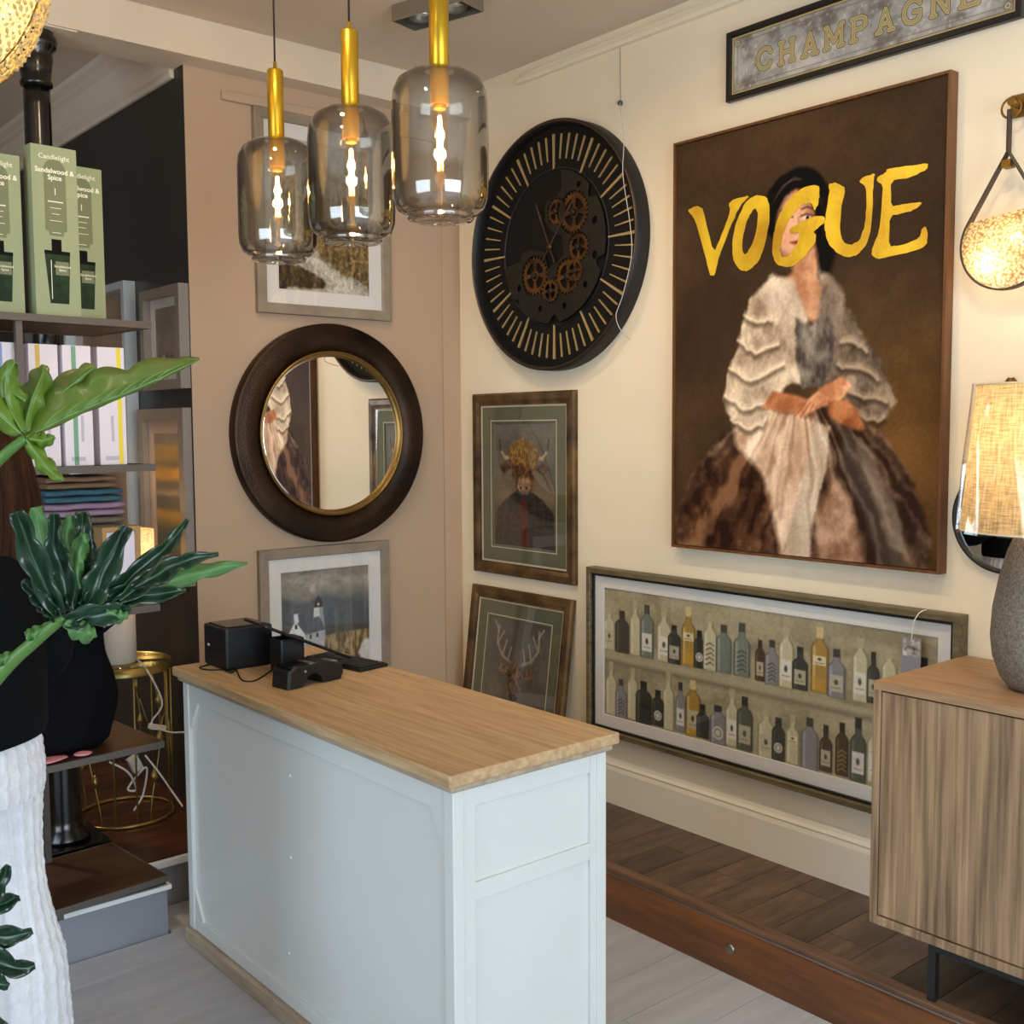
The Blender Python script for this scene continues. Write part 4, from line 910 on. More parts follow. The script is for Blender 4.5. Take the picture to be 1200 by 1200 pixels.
# ================================================================== smoked glass pendants over the counter
m_brs = mat('brushed_brass', 'C9A02A', .32, .8, var=.06, scale=30, stretch=(1, 1, .05))
m_smoke = glass('smoked_glass', (.90, .885, .86), .0, 1.1, edge=(.34, .32, .29))
m_cord = mat('black_cord', '1A1412', .8); m_fil2 = glow('filament', 'FFC877', 130.); m_bulb = glass('bulb_glass', (1, .9, .72), 0, .5)
PZ = 2.08
def pendant(x, y, label):
    T = thing('pendant_lamp', label, 'pendant lamp', (x, y, PZ), 0, 'smoked glass pendants over the counter')
    z = PZ; c0 = (x, y, 0)
    b = B().lathe([(.06, z), (.074, z), (.077, z+.004), (.072, z+.01), (.084, z+.013), (.1, z+.024), (.109, z+.046), (.111, z+.075), (.111, z+.255), (.108, z+.287), (.096, z+.313), (.07, z+.33), (.035, z+.336)], c0, 64, caps=False)
    b.lathe([(.07, z+.013), (.096, z+.027), (.105, z+.048), (.107, z+.075), (.107, z+.255), (.104, z+.285), (.093, z+.309), (.068, z+.326), (.035, z+.332)], c0, 64, caps=False)
    b.lathe([(.06, z), (.0001, z+.005)], c0, 48, caps=False)
    b.build('glass_shade', m_smoke, T)
    B().lathe([(.0215, z+.26), (.0215, z+.335), (.0225, z+.336), (.0225, z+.525), (.02, z+.529), (.0055, z+.53), (.005, z+.55), (.0015, z+.551)], c0, 28).build('socket_tube', m_brs, T)
    B().lathe([(.016, z+.261), (.014, z+.25)], c0, 16).build('bulb_cap', m_brs, T)
    bo = B().lathe([(.011, z+.25), (.014, z+.235), (.018, z+.2), (.0175, z+.17), (.013, z+.15), (.005, z+.14), (.0001, z+.139)], c0, 20, caps=False).build('bulb', m_bulb, T)
    f = B()
    for k in range(3):
        a = 2*PI*k/3; dx, dy = .006*math.cos(a), .006*math.sin(a); f.cyl((x+dx, y+dy, z+.165), (x+dx*.5, y+dy*.5, z+.235), .0016, n=6)
    f.ball((x, y, z+.2), .008, 8, 1.5); f.build('filament', m_fil2, bo)
    B().cyl((x, y, z+.55), (x, y, ZC-.02), .0028, n=8).build('cord', m_cord, T)
    B().lathe([(.05, ZC-.025), (.05, ZC-.0005)], c0, 28).build('ceiling_rose', m_brs, T)
    bulb_light('pendant_bulb', (x, y, z+.2), 5, (1, .72, .38), .014)
pendant(1.53, 2.835, 'smoked glass pendant lamp with brass tube above the counter end by the taupe wall')
pendant(1.53, 2.443, 'smoked glass pendant lamp with brass tube hanging between its two matching neighbours')
pendant(1.53, 2.062, 'smoked glass pendant lamp with brass tube above the middle of the counter top')

# ================================================================== aluminium spotlight on the ceiling
a, b_, d_ = onZ(485, 36, ZC-.05), onZ(492, 47, ZC), onZ(568, 12, ZC)
T = thing('ceiling_spotlight', 'brushed aluminium box spotlight fixed to the ceiling beside the pendants', 'ceiling light', (d_.x, d_.y, ZC-.06))
m_alu = mat('brushed_aluminium', 'A9A59C', .35, .9)
q0 = onZ(486, 37, ZC-.055); q1 = onZ(567, 14, ZC-.055)
ax = (q1-q0); ax.z = 0; Lx = ax.length; ax.normalize(); ay = Vector((0, 0, 1)).cross(ax)
if ay.dot(Vector((q0.x, q0.y, 0))) > 0: ay = -ay
fs = Fr((q0.x, q0.y, ZC-.055), ax, ay, (0, 0, 1))
hb = B(); t = .004; Wd = .12
hb.box(0, Lx, 0, t, 0, .0545, fs).box(0, Lx, Wd-t, Wd, 0, .0545, fs).box(0, t, t, Wd-t, 0, .0545, fs).box(Lx-t, Lx, t, Wd-t, 0, .0545, fs).box(t, Lx-t, t, Wd-t, .045, .0545, fs)
hb.build('housing', m_alu, T)
for k in range(2):
    cxk = Lx*(.27+.46*k)
    fk = Fr(fs(cxk, Wd/2, .01), fs.r, fs.u, fs.n)
    lm = B().lathe([(.046, 0), (.05, .012), (.04, .034)], fr=fk, n=24, caps=False).build('lamp_head', m_alu, T)
    B().lathe([(.0001, .02), (.036, .02)], fr=fk, n=24, caps=False).build('lens', mat('frosted_lens', 'B8B4AC', .3), lm)

# ================================================================== leather strap wall lamp with crackled glass disc
m_strap = mat('dark_leather', '3A2A1C', .6, var=.1, scale=20); m_brass2 = mat('aged_brass', '7A5A22', .4, .8)
p = onX(1190, 150, XW)
ly, lz = onX(1179, 285, XW-.06).y, onX(1179, 285, XW-.06).z; lr = .118
T = thing('wall_lamp', 'crackled glass disc wall lamp slung in a dark leather strap', 'wall lamp', (XW-.005, ly, lz-lr))
ap = lz+.235
fb = frR(ly-.004, ap+.13)
B().box(-.028, .028, -.03, .03, .0005, .008, fb).build('wall_plate', m_brass2, T, bevel=.002)
B().cyl(fb(0, 0, .008), fb(0, 0, .062), .011, n=14).build('peg', m_brass2, T)
rg = [fb(.0+.026*math.cos(k*2*PI/18)-.004, .026*math.sin(k*2*PI/18)-.014, .052) for k in range(18)]
B().tube(rg, .003, 8, closed=True).build('ring', m_brass2, T)
fd = Fr((XW-.06, ly, lz), (0, -1, 0), (0, 0, 1), (-1, 0, 0))
loop = [(0, .235)]
a0 = math.acos(lr/.235)
for k in range(37):
    a = PI/2-a0-(2*PI-2*a0)*k/36; loop.append((lr*math.cos(a), lr*math.sin(a)))
s_ = B(); n_ = len(loop)
rings = []
for (x, y) in loop:
    r = math.hypot(x, y); nx, ny = (x/r, y/r)
    rings.append([fd(x, y, -.011), fd(x+nx*.005, y+ny*.005, -.011), fd(x+nx*.005, y+ny*.005, .011), fd(x, y, .011)])
rings.append(rings[0]); s_.loft(rings, True, False, False); s_.build('strap_loop', m_strap, T)
B().box(-.004, .004, .235, .345, -.009, .009, fd).build('strap', m_strap, T, bevel=.002)
B().box(-.012, .012, .195, .215, -.014, .014, fd).build('brass_clip', m_brass2, T)
def crackle(name):
    M = bpy.data.materials.new(name); M.use_nodes = True; nt = M.node_tree; N, L = nt.nodes, nt.links; N.remove(N['Principled BSDF'])
    tc = N.new('ShaderNodeTexCoord'); v = N.new('ShaderNodeTexVoronoi'); v.inputs['Scale'].default_value = 130; L.new(tc.outputs['Object'], v.inputs['Vector'])
    r = N.new('ShaderNodeValToRGB'); r.color_ramp.elements[0].color = (1, .93, .7, 1); r.color_ramp.elements[1].color = (.30, .2, .09, 1); r.color_ramp.elements[1].position = .75
    L.new(v.outputs['Distance'], r.inputs[0]); bp = N.new('ShaderNodeBump'); bp.inputs['Strength'].default_value = .8; bp.inputs['Distance'].default_value = .004; L.new(v.outputs['Distance'], bp.inputs['Height'])
    t = N.new('ShaderNodeBsdfTranslucent'); g = N.new('ShaderNodeBsdfGlossy'); g.inputs['Roughness'].default_value = .12; tr = N.new('ShaderNodeBsdfTransparent')
    L.new(r.outputs[0], t.inputs[0]); L.new(r.outputs[0], tr.inputs[0]); L.new(bp.outputs[0], g.inputs['Normal']); L.new(bp.outputs[0], t.inputs['Normal'])
    m1 = N.new('ShaderNodeMixShader'); m1.inputs[0].default_value = .3; L.new(t.outputs[0], m1.inputs[1]); L.new(tr.outputs[0], m1.inputs[2])
    m2 = N.new('ShaderNodeMixShader'); m2.inputs[0].default_value = .12; L.new(m1.outputs[0], m2.inputs[1]); L.new(g.outputs[0], m2.inputs[2]); L.new(m2.outputs[0], N['Material Output'].inputs[0]); return M
m_crk = crackle('crackled_glass')
# bowl-shaped disc: front and back shells, cut off slanting at the top
disc = []
for k in range(48):
    a = 2*PI*k/48; x, y = .115*math.cos(a), .115*math.sin(a); y = min(y, .075+.12*x); disc.append((x, y))
g_ = B()
for sgn in (1, -1):
    rings = [[fd(x*s, y*s, sgn*(.014+.03*(1-s*s))) for x, y in disc] for s in (1, .9, .75, .5, .25, .02)]
    g_.loft(rings, True, False, True)
g_.build('glass_disc', m_crk, T)
bq = fd(-.03, .0, .0)
bq = fd(.028, .01, 0)
B().ball(bq, .017, 10).build('bulb', glow('warm_bulb', 'FFD9A0', 25.), T)
bulb_light('wall_lamp_bulb', fd(-.03, -.045, .0), 1.1, (1, .76, .46), .015)

# ================================================================== small strap mirror behind the table lamp
my, mz = onX(1180, 608, XW-.012).y, onX(1180, 608, XW-.012).z; R0 = .152
fr = frR(my, mz); T = thing('strap_mirror', 'small round black mirror on a leather strap half hidden behind the lampshade', 'mirror', (XW-.005, my, mz-R0))
B().lathe([(R0, .002), (R0, .022), (R0-.003, .024), (R0-.01, .024), (R0-.012, .018), (R0-.012, .002)], fr=fr, n=64, caps=False).build('frame', mat('black_metal_ring', '141210', .45), T)
B().lathe([(R0-.012, .012), (.0001, .012)], fr=fr, n=64, caps=False, smooth=False).build('mirror_glass', m_mir, T)
for sg in (1, -1):
    pts = [fr(-sg*R0*.8, R0*.6, .012), fr(0, R0*2.5, .012)]
    d = (pts[1]-pts[0]).normalized(); q = d.cross(fr.n)*.008
    B().hexa([pts[0]-q-fr.n*.002, pts[0]+q-fr.n*.002, pts[1]+q-fr.n*.002, pts[1]-q-fr.n*.002, pts[0]-q+fr.n*.002, pts[0]+q+fr.n*.002, pts[1]+q+fr.n*.002, pts[1]-q+fr.n*.002]).build('strap', m_strap, T)
B().lathe([(.012, .001), (.012, .02), (.0001, .022)], fr=Fr(fr(0, R0*2.5-.01, 0), fr.r, fr.u, fr.n), n=14).build('peg', m_brass2, T)

# ================================================================== stone table lamp with wrapped linen shade
lx, ly = 2.70, 1.18; z0 = .953
T = thing('table_lamp', 'stone-grey table lamp with plastic wrapped linen shade on the sideboard', 'table lamp', (lx, ly, z0))
m_stone = mat('mottled_stone', '565049', .6, col2='8A8174', scale=170, bump=.25, bscale=190)
prof = [(.0001, 0), (.068, 0), (.082, .006), (.1, .03), (.118, .08), (.124, .13), (.12, .2), (.108, .27), (.09, .34), (.07, .39), (.04, .415), (.02, .42), (.0001, .42)]
B().lathe(prof, (lx, ly, z0), 48).build('lamp_base', m_stone, T)
B().cyl((lx, ly, z0+.42), (lx, ly, z0+.5), .01, n=14).build('stem', m_brass2, T)
zs0, zs1 = onX(1122, 617, lx-.13).z, onX(1140, 452, lx-.13).z
zs0 = z0+.393; zs1 = z0+.747
B().lathe([(.2, zs0), (.168, zs1)], (lx, ly, 0), 64, caps=False).build('lamp_shade', shade_cloth('linen_shade', 'DCC49A', .6), T)
rm = B()
for r, z in ((.2, zs0), (.168, zs1)): rm.tube([(lx+r*math.cos(2*PI*k/48), ly+r*math.sin(2*PI*k/48), z) for k in range(48)], .003, 6, closed=True)
rm.build('shade_trim', mat('pale_trim', 'E8D9B8', .8), T)
def crumple(r0, r1, za, zb, amp, seed, n=72, m_=18):
    rg = random.Random(seed); ph = [(rg.randint(3, 13), rg.random()*6.3, rg.random()*5) for _ in range(7)]; rings = []
    for i in range(m_+1):
        t = i/m_; r = r0+(r1-r0)*t; ring = []
        for k in range(n):
            a = 2*PI*k/n; d = sum(abs(math.sin(f*a/2+p+q*t)) for f, p, q in ph)/7
            ring.append((lx+(r+amp*d)*math.cos(a), ly+(r+amp*d)*math.sin(a), za+(zb-za)*t))
        rings.append(ring)
    return B().loft(rings, True, False, True)
crumple(.2025, .1705, zs0-.006, zs1+.004, .012, 3).build('plastic_wrap', glass('clear_wrap', (.97, .97, .96), .08, .9), T)
B().ball((lx, ly, z0+.55), .03, 10).build('bulb', glow('lamp_bulb', 'FFD08A', 16.), T)
bulb_light('table_lamp_bulb', (lx, ly, z0+.6), 3.3, (1, .76, .46), .035)

# ================================================================== till things on the counter top
zt = .876
m_blk = mat('black_plastic', '101216', .42, bump=.03, bscale=200); m_blk2 = mat('black_gloss_plastic', '0C0D10', .2)
q = onZ(250, 784, zt)
T = thing('receipt_printer', 'black cube receipt printer on the counter by the taupe wall', 'printer', (1.51, 3.115, zt))
B().box(1.432, 1.588, 3.035, 3.19, zt+.002, zt+.128).build('body', m_blk, T, bevel=.008, seg=3)
B().box(1.445, 1.575, 3.05, 3.178, zt+.1275, zt+.131).build('lid', m_blk2, T, bevel=.002)
B().box(1.436, 1.58, 3.04, 3.185, zt+.0003, zt+.003).build('rubber_feet', m_blk, T)
B().box(1.4312, 1.432, 3.148, 3.162, zt+.062, zt+.069).build('maker_mark', mat('pale_print', 'C8C8C8', .5), T)
# tablet on a block stand
T = thing('tablet_till', 'black tablet till tilted on a block stand', 'tablet', (1.585, 2.93, zt))
B().box(1.535, 1.615, 2.885, 2.955, zt, zt+.105).build('stand', m_blk, T, bevel=.006)
ta = Vector((1.46, 2.835, zt+.155)); tb = Vector((1.735, 2.82, zt+.028)); tw = Vector((.015, .17, 0))
dn = (tb-ta).cross(tw).normalized(); dn = dn if dn.z > 0 else -dn
B().hexa([ta, tb, tb+tw, ta+tw, ta+dn*.009, tb+dn*.009, tb+tw+dn*.009, ta+tw+dn*.009]).build('tablet', m_blk2, T, bevel=.003)
B().hexa([ta+dn*.0092+(tb-ta)*.05+tw*.06, tb+dn*.0092-(tb-ta)*.05+tw*.06, tb+tw*.94+dn*.0092-(tb-ta)*.05, ta+tw*.94+dn*.0092+(tb-ta)*.05]+[x+dn*.0004 for x in (ta+dn*.0092+(tb-ta)*.05+tw*.06, tb+dn*.0092-(tb-ta)*.05+tw*.06, tb+tw*.94+dn*.0092-(tb-ta)*.05, ta+tw*.94+dn*.0092+(tb-ta)*.05)]).build('screen', mat('dark_screen', '0A0C10', .08), T)
B().hexa([Vector((1.57, 2.88, zt+.1)), Vector((1.6, 2.88, zt+.1)), Vector((1.6, 2.95, zt+.1)), Vector((1.57, 2.95, zt+.1))]+[Vector((1.57, 2.88, zt+.112)), Vector((1.6, 2.88, zt+.1)), Vector((1.6, 2.95, zt+.1)), Vector((1.57, 2.95, zt+.112))]).build('bracket', m_blk, T)
# card reader in its cradle, arched underneath
T = thing('card_reader', 'black card payment reader lying in an arched cradle on the counter', 'card reader', (1.56, 2.71, zt))
ra, rb = onZ(352, 808, zt), onZ(408, 795, zt); ax = Vector((rb.x-ra.x, rb.y-ra.y, 0)); L = .205; ax.normalize(); ay = Vector((-ax.y, ax.x, 0))
fk = Fr((1.452, 2.69, zt), ax, (0, 0, 1), ay)
prof = [(0, .002), (.05, .0), (.062, .022), (.078, .034), (.1, .034), (.118, .022), (.125, .0), (.195, .0), (.205, .02), (.2, .046), (.14, .062), (.085, .058), (.03, .064), (.005, .05)]
rings = [[fk(x, y, z) for x, y in prof] for z in (0, .008, .074, .082)]
for r, s in ((0, .94), (3, .94)):
    cc = sum((Vector(p) for p in rings[r]), Vector())/len(prof); rings[r] = [cc+(Vector(p)-cc)*s for p in rings[r]]
B().loft(rings, True, True, False).build('cradle', m_blk, T, bevel=.0015)
B().hexa([fk(.088, .0585, .014), fk(.19, .05, .014), fk(.19, .05, .068), fk(.088, .0585, .068), fk(.088, .062, .014), fk(.19, .054, .014), fk(.19, .054, .068), fk(.088, .062, .068)]).build('screen', mat('reader_screen', '6E7074', .12), T)
kp = B().hexa([fk(.012, .058, .012), fk(.078, .06, .012), fk(.078, .06, .07), fk(.012, .058, .07), fk(.012, .064, .012), fk(.078, .066, .012), fk(.078, .066, .07), fk(.012, .064, .07)]).build('keypad', m_blk2, T, bevel=.001)
B().ball(fk(.06, .045, -.001), .004, 6).build('indicator', mat('grey_dot', '7A7A80', .4), T)
# keyboard
T = thing('keyboard', 'slim black keyboard lying behind the card reader', 'keyboard', (1.77, 2.92, zt))
ka = math.radians(74); fk = Fr((1.69, 2.775, zt), (math.cos(ka), math.sin(ka), 0), (-math.sin(ka), math.cos(ka), 0), (0, 0, 1))
fk = Fr((1.838, 2.772, zt), (-.16, .985, 0), (-.985, -.16, 0), (0, 0, 1))
B().box(0, .27, 0, .112, .0005, .011, fk).build('case', m_blk, T, bevel=.003)
for i in range(12):
    for j in range(4):
        B().box(.008+i*.0215, .008+i*.0215+.0185, .01+j*.0245, .01+j*.0245+.021, .011, .0145, fk).build('key', mat('key_black', '1C1D20', .5), T)
# cables
m_cab = mat('black_cable', '0C0B0B', .5)
def cable(pts, label, r=.0022, m_=m_cab, z=None, name='cable', samples=10, parent=None):
    P_ = [Vector(p) for p in pts]; out = []
    for i in range(len(P_)-1):
        p0 = P_[max(i-1, 0)]; p1 = P_[i]; p2 = P_[i+1]; p3 = P_[min(i+2, len(P_)-1)]
        for k in range(samples):
            t = k/samples; out.append(.5*((2*p1)+(p2-p0)*t+(2*p0-5*p1+4*p2-p3)*t*t+(3*p1-p0-3*p2+p3)*t**3))
    out.append(P_[-1]); o = B().tube(out, r, 6).build(name, m_, parent); return tag(o, label, 'cable') if label else o
Zt = lambda x, y, d=.0024: onZ(x, y, zt+d)
cable([Zt(320, 784), Zt(300, 797), Zt(284, 797), Zt(277, 785), Zt(272, 778), Zt(277, 773), Zt(284, 771)], 'black cable looping from the tablet stand across the counter top')
cable([Zt(270, 784), Zt(245, 785), Zt(234, 782), Zt(250, 778), Zt(262, 776), Zt(272, 782), Zt(268, 787, .006), Zt(258, 782, .007), Zt(264, 779, .008), Zt(276, 783, .006), Zt(270, 788, .004), Zt(256, 779, .005), Zt(250, 776)], 'tangled black cable lying in front of the receipt printer')

# ================================================================== open shelving unit at the left
TH = math.radians(4.8)
fs = Fr((1.328, 3.268, 0), (math.cos(TH), math.sin(TH), 0), (-math.sin(TH), math.cos(TH), 0), (0, 0, 1))
m_shw = wood('walnut_shelf', '2E1A0E', '523320', (1.5, 12, 12), 3, .45)
m_shg = mat('grey_steel_frame', '5C554E', .5, .3)
T = thing('shelving_unit', 'open shelving unit with walnut shelves and grey steel posts', 'shelf unit', fs(-.45, .2, .16))
LV = [.2, .632, 1.064, 1.498, 1.93]
SW = .92; SD = .40
for z in LV:
    so = B().box(-SW+.006, -.006, .006, SD-.006, z-.018, z, fs).build('shelf', m_shw, T)
    b = B().box(-SW, 0, 0, .0055, z-.02, z+.0005, fs).box(-SW, 0, SD-.0055, SD, z-.02, z+.0005, fs).box(-.0055, 0, .0055, SD-.0055, z-.02, z+.0005, fs).box(-SW, -SW+.0055, .0055, SD-.0055, z-.02, z+.0005, fs)
    b.build('shelf_edge', m_shg, so)
for a in (-.40, -.9):
    for za, zb in zip(LV[:-1], LV[1:]):
        B().box(a, a+.018, .008, .026, za+.0006, zb-.0206, fs).build('post', m_shg, T)
for a in (-.235, -.9):
    for za, zb in zip(LV[:-1], LV[1:]):
        B().box(a, a+.02, SD-.03, SD-.012, za+.0006, zb-.0206, fs).build('post', m_shg, T)
B().box(-.88, -.235, SD-.03, SD-.012, LV[0]+.0006, LV[0]+.014, fs).build('cross_bar', m_shg, T)
for a in (-.35, -.88):
    for b_ in (.01, SD-.05): B().box(a, a+.022, b_, b_+.022, .161, LV[0]-.0205, fs).build('foot', m_shg, T)

# ---------- reed diffuser boxes
m_bx = mat('sage_green_card', '8E9A78', .6); m_bxd = mat('olive_print_panel', '6C7454', .6); m_pr = mat('cream_print', 'E8EAD6', .6)
m_bk1 = mat('bottle_black_print', '060706', .5, spec=.1); m_bg = mat('bottle_green_print', '08180E', .4, col2='1A3A22', scale=30, spec=.2)
def diffuser_box(x0, y0, wd, ht, dp, label, z=LV[-1]+.0008):
    f = Fr((x0, y0, z), fs.r, (0, 0, 1), -fs.u)
    T = thing('diffuser_box', label, 'gift box', f(wd/2, 0, -dp/2), 0, 'green diffuser boxes on the top shelf')
    B().box(0, wd, 0, ht, -dp, 0, f).build('carton', m_bx, T, bevel=.0015)
    w2 = wd*.24; cx = wd*.5
    arch = [(cx-w2, ht*.505), (cx-w2*.7, ht*.5), (cx-w2*.66, ht*.475), (cx+w2*.66, ht*.475), (cx+w2*.7, ht*.5), (cx+w2, ht*.505), (cx+w2, ht*.86)]+[(cx+w2*math.cos(a), ht*.86+w2*math.sin(a)) for a in [PI*k/12 for k in range(1, 12)]]+[(cx-w2, ht*.86)]
    shape('print_panel', [arch], f, .0002, m_bxd, T, .0001)
    tf = lambda a, b: Fr(f(a, b, 0), f.r, f.u, f.n)
    text('brand_lettering', 'Candlelight', tf(cx, ht*.935), wd*.15, m_pr, T, .0004)
    text('scent_lettering', 'Sandalwood &\nSpice', tf(cx, ht*.835), wd*.148, m_pr, T, .0004, line=.95, off=.0004)
    b = B().box(cx-.0012, cx+.0012, ht*.715, ht*.755, .0003, .0005, f)
    for t, s in ((.675, .5), (.64, .36), (.605, .26), (.565, .42), (.495, .28)): b.box(cx-w2*s*1.4, cx+w2*s*1.4, ht*t-.0012, ht*t+(.0018 if t > .66 else .0002), .0003, .0005, f)
    b.build('small_print', m_pr, T)
    shape('bottle_picture', [[(cx-w2*1.18, ht*.385), (cx+w2*1.18, ht*.385), (cx+w2*.95, ht*.075), (cx-w2*.78, ht*.075)]], f, .0002, m_bg, T, .0002)
    b = B().box(cx-w2*.5, cx+w2*.42, ht*.385, ht*.455, .0002, .0005, f).box(cx-w2*1.18, cx+w2*1.18, ht*.365, ht*.387, .0002, .0006, f); b.build('stopper_picture', m_bk1, T)
    B().box(cx-w2*.2, cx+w2*1.02, ht*.245, ht*.325, .0003, .0007, f).build('label_picture', m_bxd, T)
    text('label_lettering', 'Sandalwood\nSpice', tf(cx+w2*.42, ht*.285), wd*.075, m_pr, T, .0009)
    B().box(cx-w2*.62, cx-w2*.56, ht*.1, ht*.33, .0003, .0006, f).build('bottle_shine', m_pr, T)
diffuser_box(.992, 3.262, .13, .478, .055, 'sage green reed diffuser box with bottle picture standing between two others')
diffuser_box(1.09, 3.335, .13, .45, .055, 'sage green reed diffuser box standing by the open end of the top shelf')
diffuser_box(.838, 3.27, .13, .44, .055, 'sage green reed diffuser box standing against the steel post side')

# ---------- tall white cartons
m_wc = mat('white_carton', 'DCD4DC', .5)
def carton(x0, wd, stripe, sx, label, y0=3.285, ht=.352, dp=.085):
    f = Fr((x0, y0, LV[3]+.0008), fs.r, (0, 0, 1), -fs.u)
    T = thing('white_carton', label, 'carton', f(wd/2, 0, -dp/2), 0, 'white cartons on the upper shelf')
    B().box(0, wd, 0, ht, -dp, 0, f).build('box', m_wc, T, bevel=.001)
    B().box(wd*sx, wd*(sx+.16), .002, ht-.002, .0001, .0006, f).build('colour_stripe', mat('stripe_'+stripe, stripe, .5), T)
    cf = Fr(f(wd*(sx-.22 if sx > .4 else .62), ht*.2, .0006), f.u, -f.r, f.n)
    B().box(0, ht*.22, -.004, .004, 0, .0003, cf).build('side_print', mat('pale_grey_print', 'B8B2BA', .5), T)
    B().box(wd*.2, wd*.7, ht*.04, ht*.075, .0002, .0006, f).build('foot_print', mat('pale_grey_print', 'B8B2BA', .5), T)
carton(.972, .083, 'C9AE5A', .22, 'white carton with amber stripe between a green striped carton and the post')
carton(1.066, .084, '6E9C80', .3, 'white carton with green stripe on the upper shelf')
carton(1.172, .083, 'E6CE3C', .7, 'white carton with yellow stripe at the open end of the shelf', y0=3.3)
carton(.86, .084, '7A8FC0', .3, 'white carton with blue stripe on the upper shelf', y0=3.272)

# ---------- folded blankets and a boxed frame on the middle shelf
def blanket(z, h, colr, label, w=.25, d=.2, dx=0., seed=1):
    rg = random.Random(seed); f = Fr(fs(-.285+dx, .145, z), fs.r, fs.u, (0, 0, 1)); T = B()
    for k in range(2):
        z0, z1 = h*k/2+.0005, h*(k+1)/2-.0005; rings = []
        for i in range(15):
            x = w*i/14-.0; wob = .004*math.sin(i*.9+seed+k*2); e = min(1, .8+.2*min(i, 14-i)); wob += 0; hh = (z1-z0)/2*min(1, e); zc = (z0+z1)/2+wob*.3*(1 if k else .5)
            ring = []
            for j in range(14):
                a = 2*PI*j/14; yy = d/2+(d/2)*math.copysign(abs(math.cos(a))**.35, math.cos(a)); zz = zc+hh*math.copysign(abs(math.sin(a))**.6, math.sin(a)); zz = max(zz, .0004)
                ring.append(f(x+wob*.6, yy, min(zz, h)))
            rings.append(ring)
        T.loft(rings, True, True, True)
    o = T.build('folded_blanket', mat('wool_'+colr, colr, .95, var=.12, scale=60, bump=.4, bscale=220)); tag(o, label, 'blanket', 'folded blankets on the middle shelf'); return o
zb = LV[2]+.001
for k, (hh, cl, lb) in enumerate([(.043, '5A4A4E', 'dark mauve folded blanket at the bottom of the stack'), (.043, '6E6458', 'olive grey folded blanket near the bottom of the stack'), (.043, '8A7684', 'dusty pink folded blanket in the lower half of the stack'), (.043, '7E6470', 'plum folded blanket in the middle of the stack'),
        (.048, '6E5E62', 'mauve folded blanket under the olive one'), (.048, '6C6252', 'olive brown folded blanket under the pink one'), (.044, '9A7E92', 'pink folded blanket under the teal one'), (.042, '3E6470', 'teal folded blanket near the top of the stack'), (.04, '8A6A4C', 'tan folded blanket topping the stack')]):
    if zb+hh < LV[3]-.021: blanket(zb, hh, cl, lb, .25-.01*(k % 2)-(.03 if k == 8 else 0), .2, .004*(k % 3), k)
    zb += hh+.0006
T = thing('boxed_frame', 'tan box with pale lilac front panel in front of the blankets', 'box', fs(-.08, .07, LV[2]))
f = Fr(fs(-.145, .07, LV[2]+.0008), fs.r, (0, 0, 1), -fs.u)
m_tan = mat('tan_card', 'A07E50', .6)
frame_ring(f, .122, .242, [(0, -.06), (0, 0), (.014, 0), (.016, -.006), (.016, -.06)]).build('surround', m_tan, T)
B().box(.0155, .1065, .0155, .2265, -.06, -.008, f).build('front_panel', mat('lilac_white_card', 'D6CEDC', .6), T)
T = thing('candle_jar', 'dark candle jar with a white label beside the tan box', 'candle', fs(-.19, .06, LV[2]))
q = fs(-.19, .055, LV[2]+.0008)
B().lathe([(.032, 0), (.034, .004), (.034, .085), (.032, .088)], q, 24).build('jar', mat('smoked_jar', '15110E', .25), T)
B().lathe([(.0345, .02), (.0345, .062)], q, 24, caps=False).build('label_band', mat('label_white', 'D8D4DA', .6), T)
B().lathe([(.035, .0881), (.035, .1), (.0001, .101)], q, 24).build('lid', mat('jar_lid', '0E0C0A', .35), T)

# ---------- black shoulder bag with a pink cloth under it
T = thing('shoulder_bag', 'slouchy black fabric bag standing on a walnut shelf', 'bag', fs(-.27, .13, LV[1]))
m_bag = mat('black_canvas', '07080C', .85, var=.15, scale=14, bump=.3, bscale=22, spec=.12)
rings = []; rg = random.Random(4)
for i in range(22):
    t = i/21; z = LV[1]+.012+t*.385
    hw = .15*(1+.16*t**1.3)*(1+.02*math.sin(t*7))*(.9 if i == 0 else 1); hd = .085*(1-.55*t)*(.85 if i == 0 else 1)
    cx_ = -.27-.01*t+.012*math.sin(t*5)
    ring = []
    for j in range(40):
        a = 2*PI*j/40; ca, sa = math.cos(a), math.sin(a)
        x = hw*math.copysign(abs(ca)**.7, ca); y = hd*math.copysign(abs(sa)**.8, sa)
        w_ = 1+.05*math.sin(3*a+t*6)+.035*math.sin(7*a-t*9+1)
        sag = (.045*max(0, -ca)+.0)*t**3 if ca < 0 else -.0
        ring.append(fs(cx_+x*w_, .13+y*w_, z+.015*math.sin(2*a+1)*t))
    rings.append(ring)
B().loft(rings, True, True, True).build('bag_body', m_bag, T)
sp = [fs(-.19, .1, LV[1]+.34), fs(-.16, .06, LV[1]+.36), fs(-.125, .05, LV[1]+.385), fs(-.105, .06, LV[1]+.405)]
B().tube(sp, [.009, .007, .005, .003], 8).build('strap_end', m_bag, T)
sp = [fs(-.385, .055, LV[1]+.37), fs(-.375, .03, LV[1]+.33), fs(-.375, .03, LV[1]+.26), fs(-.382, .035, LV[1]+.22)]
B().tube(sp, [.008, .008, .008, .004], 8).build('strap', m_bag, T)
sp = [[fs(-.4+.2*t, .06, LV[1]+.06+.012*math.sin(t*9)) for t in [k/10 for k in range(11)]]]
b = B()
